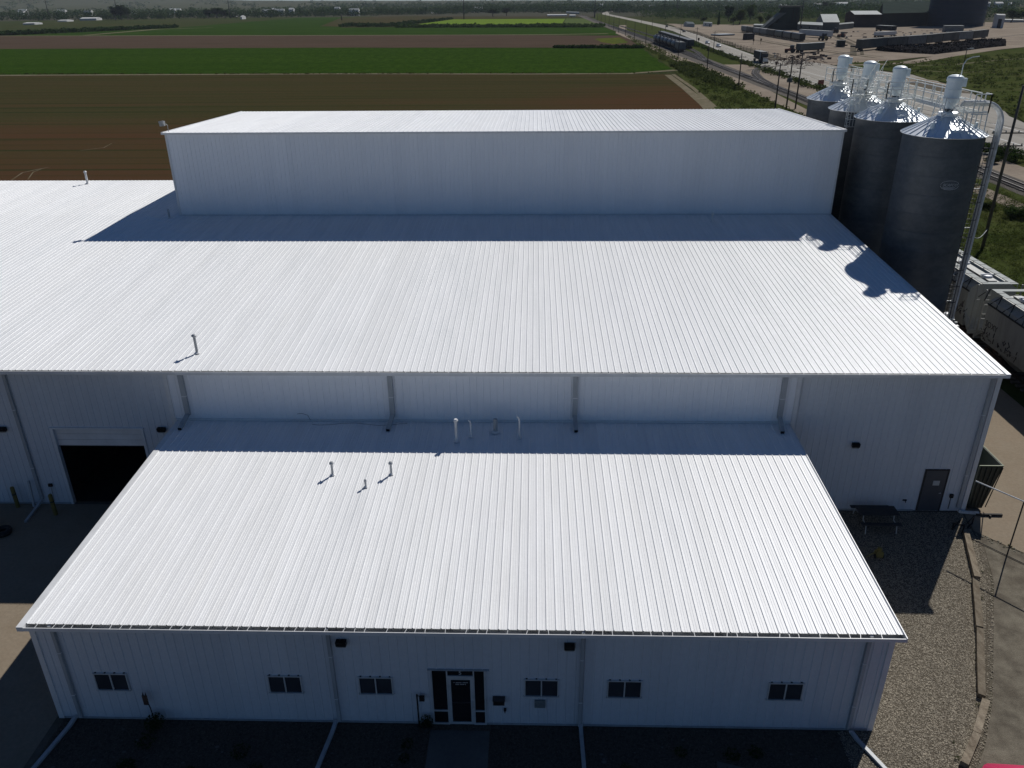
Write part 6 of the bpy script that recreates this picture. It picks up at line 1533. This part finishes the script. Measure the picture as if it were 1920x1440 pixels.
for p, r, lab in BL:
    q = G(*p); t = thing('bush', lab, 'bush', tuple(q)); g = 9
    cs = [(random.uniform(-.6,.6)*r, random.uniform(-.5,.5)*r, r*random.uniform(.3,.55)) for _ in range(g)]; rs = [(r*random.uniform(.35,.6),)*2+(r*random.uniform(.3,.45),) for _ in range(g)]
    V, Fc = foliage_arrays(cs, rs, [170]*g, [.75]*g, int(r*10)); link('foliage', np_mesh('foliage', V, Fc, M_leaf2 if r < 4.2 else M_leaf), t)
    b = MB()
    for k in range(5): b.tube([(0,0,0),(math.cos(k*1.3)*r*.4, math.sin(k*1.3)*r*.4, r*.5)], .15, 5, r1=.05)
    b.build('stem', M_pole, t)

# ================================================================== FAR HOUSES AND SHEDS
random.seed(15)
HL = [((150,38.5),(181,38),33,'long low white-roofed shed in front of the far trees at the left',M_white),
      ((43,46.5),(65,46),44.5,'low white trailer-like shed far at the left edge of the olive field',M_white),
      ((108,41),(126,40.5),38.5,'small pale shed between the trees and the olive field at the left',M_white),
      ((790,25),(800,25),22,'small white far shed left of the thin mast, leftmost of three',M_white),((807,25),(811,25),22.5,'small white far shed left of the thin mast, middle of three',M_white),((817,25),(822,25),22.5,'small white far shed left of the thin mast, rightmost of three',M_white),
      ((1062,25),(1086,26),21.5,'long pale far shed beyond the pale green plot',M_shedr),((1068,31),(1066,31),28,'far low white roof beyond the bright green crop',M_white),((1026,30.5),(1063,30),27.5,'long low white far roofline beyond the bright green crop',M_white),
      ((451,36),(454,36),29,'tiny white pointed tent-like shed in front of the dark grove',M_white),((438,31),(443,31),27,'small white house among the dark grove',M_white),
      ((1288,50),(1302,51),41,'pale machinery shed beside the highway bend',M_shedr)]
for pa, pb, row, lab, mt_ in HL:
    a, c = G(*pa), G(*pb)
    if (c-a).length < 8: c = a+Vector((30,0,0))
    h = max(8, HZ(a.x, a.y, row)); building('far_shed', lab, [a, c, c+Vector((0,60,0)), a+Vector((0,60,0))], h*.65, h*.35, mt_, mt_, True, 0, 'shed')
for k in range(34):
    x = random.uniform(-5200,-900) if k < 18 else random.uniform(-500, 3800); y = 5100+random.uniform(0,1700) if k < 18 else 5600+random.uniform(0,1600)
    L = random.uniform(30,70); h = random.uniform(12,20)
    z = random.uniform(20,34)
    side = 'left' if k < 18 else 'right'
    t = building('far_house', 'tiny pale house among the far trees at the left' if k < 18 else 'tiny pale house among the far town trees at the right', [(x,y),(x+L,y),(x+L,y+34),(x,y+34)], h+z*.5, 9, M_white, random.choice([M_shedr, M_white, M_shed]), True, 0, 'house')
    t['group'] = 'pale houses among the far trees at the left' if k < 18 else 'pale houses among the far town trees'

# ================================================================== HAZE
hb = MB(); hb.box(-7000, 9000, -320, 14500, -6, 220)
hm = bpy.data.materials.new('haze_air'); hm.use_nodes = True; t = hm.node_tree; t.nodes.clear()
pv = t.nodes.new('ShaderNodeVolumePrincipled'); pv.inputs['Color'].default_value = (.80,.88,1,1); pv.inputs['Density'].default_value = .000042; pv.inputs['Anisotropy'].default_value = 0.0
mo = t.nodes.new('ShaderNodeOutputMaterial'); t.links.new(pv.outputs[0], mo.inputs['Volume'])
HAZE = True
if HAZE: hb.build('haze', hm, kind='stuff')
